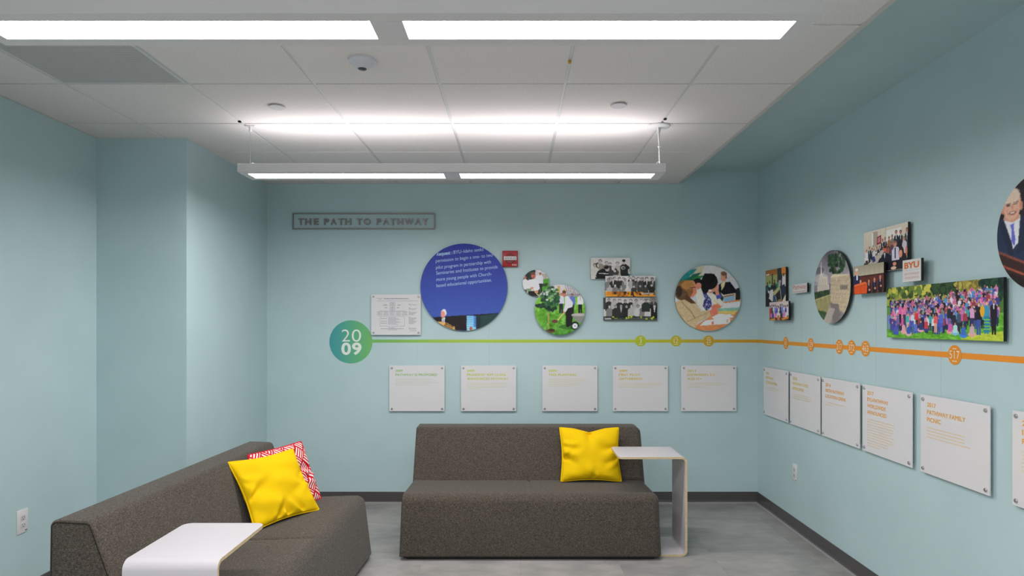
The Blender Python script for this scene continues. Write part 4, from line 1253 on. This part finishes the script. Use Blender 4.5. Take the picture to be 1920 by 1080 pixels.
# temple disc
cv = Canvas(150, 150, (128, 122, 130), 10)
cv.vgrad(0, .45, (104, 98, 108), (168, 162, 168)); m = cv.y < .5; cv.noise(16, 5, m); cv.noise(8, 11, m)
cv.ell(.2, .36, .2, .06, (190, 184, 186), .7); cv.ell(.15, .25, .15, .05, (84, 80, 92), .7)
st = (212, 200, 188)
cv.poly([(.205, .14), (.215, .14), (.235, .32), (.19, .32)], st); cv.rect(.17, .30, .26, .50, st); cv.poly([(.14, .36), (.28, .34), (.40, .36), (.41, .55), (.12, .55)], (206, 194, 182)); cv.rect(.10, .46, .44, .555, (196, 184, 172))
for q in range(5): cv.rect(.15 + q * .055, .37, .165 + q * .055, .54, (168, 156, 148))
for q in range(3): cv.rect(.185 + q * .025, .32, .193 + q * .025, .48, (176, 164, 156))
cv.poly([(0, .55), (.45, .53), (.45, .63), (0, .66)], (48, 66, 44)); cv.blobs(.2, .60, .24, .035, 40, .025, [(40, 58, 38), (60, 84, 52), (34, 48, 36)])
cv.poly([(0, .66), (.48, .60), (.48, .86), (.2, .84), (0, .80)], (150, 142, 98)); cv.line(0, .665, .48, .605, .012, (190, 180, 130))
for q in range(12): cv.line(q * .04, .66, q * .04, .82, .006, (124, 118, 78))
cv.poly([(0, .80), (.3, .83), (.45, .86), (.4, 1), (0, 1)], (56, 82, 48)); cv.noise(8, 30, (cv.y > .55))
cv.blobs(.66, .18, .24, .16, 90, .035, [(34, 56, 36), (46, 74, 46), (28, 44, 32), (60, 92, 56)]); cv.blobs(.45, .13, .06, .08, 16, .028, [(34, 56, 36), (46, 74, 46)]); cv.line(.60, .2, .62, .4, .02, (60, 48, 40))
cv.poly([(.48, .36), (.55, .33), (.96, .36), (1, .40), (1, .95), (.48, .70)], (186, 168, 142)); cv.poly([(.48, .36), (.55, .33), (.96, .36), (.94, .375), (.5, .375)], (210, 194, 168))
m = (cv.x > .48) & (cv.y > .37) & (cv.y < .9)
for q in range(8): cv.line(.49, .42 + q * .055, .98, .44 + q * .06, .005, (160, 142, 118))
cv.noise(7, 36, m)
cv.poly([(.73, .485), (.93, .50), (.93, .565), (.73, .55)], (150, 138, 124)); 
for q in range(6): cv.rect(.745 + q * .03, .50, .765 + q * .03, .545, (110, 100, 92))
cv.poly([(.27, .98), (.47, .72), (.68, .74), (.5, 1)], (150, 140, 132)); cv.poly([(.47, .72), (.70, .74), (.72, .95), (.55, 1)], (118, 110, 108)); cv.poly([(.27, .98), (.44, .78), (.6, .8), (.45, 1.0)], (168, 158, 150))
photo_disc('right', 3.983, 1.71, .229, cv, 'round photo of a white spired building behind a stone sign', 60, 240, gap=.014)

# conference room photo
cv = Canvas(150, 100, (196, 186, 172), 11, aspect=1.74)
cv.vgrad(0, .6, (206, 196, 180), (186, 172, 156)); cv.rect(.22, .04, .34, .4, (166, 152, 136)); cv.rect(.20, .06, .23, .34, (214, 220, 226)); cv.rect(.52, .08, .86, .34, (222, 216, 206)); cv.rect(.52, .0, .535, .4, (176, 162, 146)); cv.poly([(.32, .18), (.42, .14), (.42, .34), (.32, .36)], (132, 34, 44)); cv.poly([(.34, .2), (.40, .18), (.40, .30), (.34, .32)], (186, 120, 130))
for (xx, t_, h_, c_) in ((.07, .42, .5, (206, 200, 204)), (.14, .36, .55, (46, 50, 62)), (.20, .40, .5, (30, 34, 44)), (.25, .42, .5, (200, 190, 190)), (.32, .40, .5, (34, 36, 44)), (.38, .38, .5, (40, 44, 56)),
                         (.45, .24, .6, (36, 40, 52)), (.51, .22, .6, (30, 36, 50)), (.47, .40, .5, (120, 110, 90)), (.56, .38, .5, (150, 104, 90)), (.60, .22, .6, (146, 100, 64)), (.67, .20, .6, (130, 110, 110)), (.66, .36, .5, (90, 60, 80)),
                         (.755, .12, .75, (36, 40, 50)), (.85, .14, .75, (28, 32, 42)), (.98, .12, .8, (46, 52, 60)), (.93, .30, .7, (190, 180, 186))):
    cv.person(xx, t_, h_, c_, (30, 30, 36), (176, 110, 92), (44, 30, 26), w=.07 if h_ < .7 else .09, collar=(216, 210, 214) if c_[0] < 60 else None)
cv.poly([(0, .86), (.42, .50), (.50, .52), (.18, 1), (0, 1)], (176, 164, 158)); cv.poly([(.18, 1), (.50, .56), (.56, .6), (.5, 1)], (26, 26, 34)); cv.poly([(.20, .62), (.26, .60), (.29, .72), (.22, .76)], (36, 50, 110)); cv.blobs(.34, .56, .05, .03, 8, .02, [(220, 216, 220), (60, 56, 60)]); cv.poly([(0, .74), (.12, .72), (.1, .82), (0, .82)], (70, 66, 66))
cv.person(.58, .44, 1.3, (60, 70, 84), None, (140, 84, 70), (24, 18, 18), w=.12, frac=.4)
cv.poly([(.66, .56), (.72, .48), (.80, .50), (.84, .60), (.82, .80), (.66, .80)], (196, 190, 206)); cv.poly([(.725, .50), (.745, .50), (.75, .74), (.72, .74)], (50, 44, 66)); cv.ell(.735, .42, .035, .065, (196, 130, 104)); cv.ell(.735, .375, .03, .03, (140, 90, 72)); cv.poly([(.64, .78), (.84, .78), (.84, 1), (.62, 1)], (26, 24, 30)); cv.ell(.72, .86, .04, .04, (200, 136, 110))
cv.poly([(.32, .86), (.44, .62), (.54, .58), (.64, .66), (.66, 1), (.4, 1)], (26, 28, 40)); cv.poly([(.485, .58), (.52, .58), (.50, .72)], (190, 190, 206)); cv.ell(.505, .50, .034, .065, (200, 92, 80)); cv.ell(.51, .44, .034, .035, (40, 28, 26)); cv.ell(.34, .85, .035, .035, (206, 150, 126))
cv.poly([(.76, .86), (.84, .76), (.96, .74), (1, .8), (1, 1), (.74, 1)], (34, 32, 38)); cv.ell(.865, .64, .055, .14, (40, 28, 26)); cv.ell(.85, .66, .036, .085, (206, 140, 118)); cv.ell(.70, .95, .06, .035, (206, 170, 150)); cv.ell(.97, .62, .02, .1, (196, 110, 90))
photo_right(3.614, 3.209, 1.760, 1.994, cv, 'photo of people gathered round a conference table, highest of the right wall cluster')
# podium photo
cv = Canvas(120, 64, (96, 46, 38), 12, aspect=1.9)
cv.vgrad(0, .36, (150, 142, 122), (186, 178, 156))
for q in range(26): cv.rect(q * .04, 0, q * .04 + .012, .36, (150, 142, 122))
cv.rect(0, .35, 1, .41, (60, 30, 26)); cv.noise(6, 20, cv.y > .4)
for q in range(5): cv.rect(.28 + q * .15, .42, .285 + q * .15, 1, (66, 30, 26))
for (xx, t_) in ((.53, .52), (.71, .48), (.89, .42)):
    cv.person(xx, t_, .95, (26, 26, 34), (22, 22, 28), (206, 130, 106), (150, 110, 90), w=.13, collar=(214, 210, 222), tie=(60, 70, 150) if xx > .6 else (180, 40, 40))
    cv.ell(xx + .02, t_ + .36, .03, .035, (206, 140, 116))
cv.poly([(0, .36), (.08, .30), (.20, .34), (.24, .5), (.22, .8), (0, .8)], (34, 40, 74)); cv.poly([(.10, .33), (.16, .32), (.15, .5), (.11, .5)], (210, 214, 232)); cv.ell(.11, .22, .05, .11, (214, 150, 130)); cv.ell(.11, .12, .055, .05, (214, 208, 206)); cv.ell(.25, .56, .03, .06, (222, 150, 130))
cv.poly([(.02, .66), (.4, .58), (.48, .66), (.46, 1), (.04, 1)], (212, 80, 34)); cv.line(.04, .74, .46, .68, .012, (170, 56, 24)); cv.line(.25, .7, .26, 1, .008, (176, 60, 26)); cv.poly([(.02, .66), (.4, .58), (.48, .66), (.04, .73)], (232, 104, 54))
photo_right(3.685, 3.381, 1.648, 1.808, cv, 'photo of a speaker at an orange wooden podium with three seated men', .034, mount=(-.3, .3, -.4, .1))
r_, zt, w, h = photo_right(3.213, 3.067, 1.688, 1.7975, None, 'square white sign with three bold orange letters', .036, mount=(-.35, -.05, -.42, .2))
quads_part('sign_face', [(-w / 2, w / 2, -h / 2, h / 2)], zt, M_WHITE, r_)
text_part('bold_letters', [fit_text('BYU', -w * .40, w * .40, h * .10, h * .39, zt + .0006, bold=.035)], ink((222, 116, 50)), r_)
text_part('lettering', [fit_text('PATHWAY', -w * .38, w * .40, -h * .20, -h * .09, zt + .0006, bold=-.004), fit_text('WORLDWIDE', -w * .38, w * .40, -h * .37, -h * .27, zt + .0006, bold=-.004)], ink((226, 170, 150)), r_)
quads_part('divider_line', [(-w * .36, w * .38, h * .015, h * .025)], zt + .0006, ink((206, 190, 186)), r_)

# crowd photo
cv = Canvas(300, 105, (70, 110, 44), 13, aspect=3.1)
cv.vgrad(0, .3, (80, 96, 48), (150, 156, 60)); cv.blobs(.3, .08, .45, .14, 160, .022, [(60, 84, 42), (100, 122, 54), (160, 164, 70), (190, 184, 80), (46, 66, 36)])
cv.blobs(.55, .08, .1, .14, 70, .02, [(36, 60, 40), (28, 50, 36), (50, 76, 44)]); cv.blobs(.75, .06, .1, .08, 50, .02, [(150, 136, 60), (120, 104, 50), (170, 160, 76)])
cv.blobs(.93, .14, .09, .22, 160, .02, [(24, 50, 40), (30, 62, 46), (40, 76, 52), (20, 40, 36)])
cv.rect(0, .24, .92, .36, (150, 160, 62))
g = (cv.y > .55); cv.vgrad(.55, 1, (96, 160, 54), (92, 158, 44)); cv.noise(12, 30, g); cv.noise(10, 60, g)
cv.poly([(.7, .97), (.84, .88), (1, .84), (1, 1), (.7, 1)], (170, 186, 56)); cv.poly([(.0, .4), (.05, .4), (.04, .9), (0, .9)], (84, 140, 50)); cv.noise(10, 60, cv.y > .85)
r = random.Random(21)
pal = [(70, 80, 170), (90, 100, 190), (200, 90, 160), (190, 120, 180), (60, 60, 120), (210, 200, 214), (40, 40, 60), (150, 60, 70), (80, 140, 190), (120, 90, 150), (30, 28, 40), (60, 150, 150), (214, 130, 170)]
for row in range(9):
    y_ = .19 + row * .046; n = 38 - row
    for k in range(n):
        xx = .04 + .92 * (k + r.random()) / n
        yy = y_ + r.uniform(-.03, .03) - (.05 if xx > .6 else 0) + .03 * math.sin(xx * 5)
        cv.person(xx, yy, .27 + row * .008, r.choice(pal), r.choice([(40, 44, 80), (34, 32, 40), (60, 70, 130)]), r.choice(SKIN), r.choice(HAIR), w=.027 + row * .0008, frac=.95)
for xx, t_, h_, c_, p_ in ((.145, .35, .5, (216, 90, 160), (30, 28, 40)), (.19, .36, .5, (220, 110, 150), (60, 50, 90)), (.02, .52, .42, (110, 120, 180), (120, 130, 190)), (.045, .6, .35, (60, 60, 140), (60, 110, 70)), (.085, .64, .33, (60, 70, 150), (50, 50, 110)), (.22, .55, .4, (60, 170, 160), (190, 180, 160)), (.31, .50, .4, (200, 50, 60), (50, 50, 60)), (.27, .54, .35, (190, 196, 220), (60, 90, 160)),
                           (.485, .56, .42, (216, 90, 80), (214, 160, 140)), (.535, .54, .44, (80, 100, 190), (70, 90, 180)), (.60, .42, .55, (36, 40, 50), (90, 100, 170)), (.68, .52, .5, (70, 80, 96), (40, 44, 56)), (.83, .40, .66, (34, 30, 40), (60, 80, 150)), (.885, .38, .66, (60, 140, 170), (40, 130, 150)), (.935, .36, .70, (28, 28, 36), (26, 26, 34)), (.78, .44, .5, (200, 150, 190), (50, 50, 90)), (.64, .55, .4, (40, 40, 56), (50, 50, 66))):
    cv.person(xx, t_ - .02, h_ * .80, c_, p_, r.choice(SKIN), r.choice(HAIR), w=.032 if h_ < .6 else .044, collar=(220, 214, 222) if xx == .935 else None)
cv.ell(.855, .52, .016, .1, (222, 160, 40)); cv.poly([(.87, .60), (.905, .60), (.91, .86), (.865, .86)], (40, 120, 150))
for q in range(4): cv.line(.868, .66 + q * .05, .908, .66 + q * .05, .006, (120, 180, 70))
for xx, yy, c_, l_ in ((.06, .74, (70, 70, 150), (60, 110, 70)), (.10, .78, (80, 80, 170), (60, 80, 170)), (.18, .76, (216, 150, 170), (214, 160, 150)), (.23, .80, (60, 80, 170), (200, 170, 160)), (.30, .74, (90, 110, 190), (70, 90, 170)), (.35, .72, (50, 56, 110), (214, 160, 170)), (.40, .70, (190, 60, 70), (60, 60, 120)), (.61, .74, (200, 90, 160), (216, 150, 140)), (.65, .76, (170, 210, 210), (120, 170, 200)), (.715, .80, (60, 100, 180), (60, 120, 200)), (.78, .78, (190, 160, 170), (206, 160, 140))):
    cv.ell(xx, yy + .12, .030, .045, l_); cv.person(xx, yy - .06, .34, c_, None, r.choice(SKIN), r.choice(HAIR), w=.034, frac=.52)
photo_right(3.390, 2.580, 1.408, 1.669, cv, 'wide photo of a large colourful crowd on grass')

# portrait disc
cv = Canvas(150, 150, (30, 24, 28), 14)
cv.noise(4, 6)
cv.x = .31 + (cv.x - .167) / .85; cv.y = .20 + (cv.y - .235) / .80      # figure sits at the left of the disc
cv.poly([(0, .44), (.10, .36), (.20, .33), (.42, .33), (.56, .40), (.6, .5), (.6, .9), (0, .8)], (34, 46, 72)); cv.poly([(.20, .33), (.31, .36), (.42, .33), (.39, .62), (.33, .68)], (214, 212, 222)); cv.poly([(.285, .415), (.345, .405), (.335, .45), (.36, .58), (.345, .66), (.31, .60), (.305, .46)], (92, 98, 190))
cv.poly([(.20, .33), (.31, .60), (.34, .74), (.28, .76), (.15, .40)], (26, 36, 58)); cv.poly([(.42, .33), (.40, .62), (.36, .76), (.48, .7), (.5, .38)], (28, 38, 62))
cv.poly([(.21, .28), (.40, .28), (.41, .36), (.32, .395), (.21, .35)], (196, 142, 116))
cv.ell(.31, .20, .118, .165, (214, 164, 140)); cv.ell(.30, .11, .115, .09, (226, 190, 172)); cv.ell(.19, .23, .025, .05, (206, 140, 118)); cv.ell(.43, .23, .02, .05, (196, 134, 110)); cv.ell(.195, .155, .02, .05, (206, 196, 192))
cv.line(.235, .19, .29, .185, .014, (130, 96, 84)); cv.line(.335, .185, .39, .18, .014, (130, 96, 84)); cv.line(.245, .205, .285, .203, .012, (70, 48, 44)); cv.line(.34, .2, .38, .198, .012, (70, 48, 44))
cv.line(.315, .20, .322, .25, .018, (196, 132, 110)); cv.ell(.32, .29, .05, .022, (150, 76, 66)); cv.ell(.32, .288, .034, .008, (226, 206, 198)); cv.line(.245, .25, .262, .30, .008, (180, 120, 100)); cv.line(.385, .25, .375, .30, .008, (180, 120, 100))
cv.poly([(.1, .68), (1.3, 1.2), (1.3, 1.3), (.1, 1.3)], (52, 32, 30)); cv.line(.1, .68, 1.3, 1.2, .02, (140, 70, 54)); cv.line(.16, .84, 1.1, 1.22, .016, (176, 84, 60)); cv.poly([(.16, .88), (.9, 1.2), (.3, 1.3)], (34, 24, 24))
photo_disc('right', 2.386, 1.832, .231, cv, 'round portrait of a smiling man in a navy suit, cut off by the right edge', 60, 240, edge=M_WHITE)

# -- organisation chart plaque
x, z = at_back(742.5, 590, .026); w, h = 93 * .00439, 76 * .00439
ch = wall_empty('chart_plaque', 'back', x, z, 'white acrylic plaque with a small printed organisation chart', 'wall panel')
box_obj('acrylic_sheet', (-w / 2, w / 2, -h / 2, h / 2, .020, .026), M_ACRYL, ch, .0008, 1)
standoffs(ch, w / 2, h / 2, .019, .020, .006, .0085)
u = w / 835.0; ccx, ccy = 562, 447
Q = []
def bxo(x0, y0, x1, y1, t=4):
    for r4 in ((x0, x1, y0, y0 + t), (x0, x1, y1 - t, y1), (x0, x0 + t, y0, y1), (x1 - t, x1, y0, y1)): Q.append(r4)
def dash(x0, x1, y, t=7):
    xx = x0
    while xx < x1:
        e = min(x1, xx + rr.uniform(14, 34)); Q.append((xx, e, y - t / 2, y + t / 2)); xx = e + 6
rr = random.Random(2)
bxo(455, 240, 545, 302); bxo(455, 320, 545, 372)
for k in range(5): bxo(245 + k * 106, 392, 325 + k * 106, 460)
bxo(288, 475, 708, 640, 3); Q.append((230, 930, 213, 217)); Q.append((285, 712, 383, 387)); Q.append((498, 502, 302, 392))
dash(360, 775, 178, 13); dash(232, 350, 172, 5); dash(270, 312, 190, 5)
for (a, b, y) in ((340, 420, 290), (585, 640, 290), (370, 420, 335), (575, 620, 335)): dash(a, b, y); dash(a + 10, b - 10, y - 12, 5)
for k in range(5):
    for q in range(3): dash(262 + k * 106, 310 + k * 106, 410 + q * 16, 6)
for q in range(3): dash(470, 530, 255 + q * 15, 6); 
for q in range(2): dash(468, 532, 336 + q * 16, 6)
for q in range(8): dash(432, 560 + (q * 37) % 110, 495 + q * 16, 6)
for y in (510, 556, 590): dash(305, 412, y, 8)
dash(305, 695, 684, 8); dash(425, 575, 702, 7); dash(440, 550, 668, 7)
for (y0, n) in ((268, 2), (332, 3), (393, 5), (487, 9), (663, 3)):
    for q in range(n): dash(778, 800 if q == 0 else 860 + (q * 53) % 70, y0 + q * 14, 6)
dash(800, 905, 720, 6)
chart = quads_part('chart_print', [((a - ccx) * u, (b - ccx) * u, (ccy - d) * u, (ccy - c) * u) for a, b, c, d in Q], .0266, ink((142, 138, 150)), ch)
tag(chart, kind='stuff')
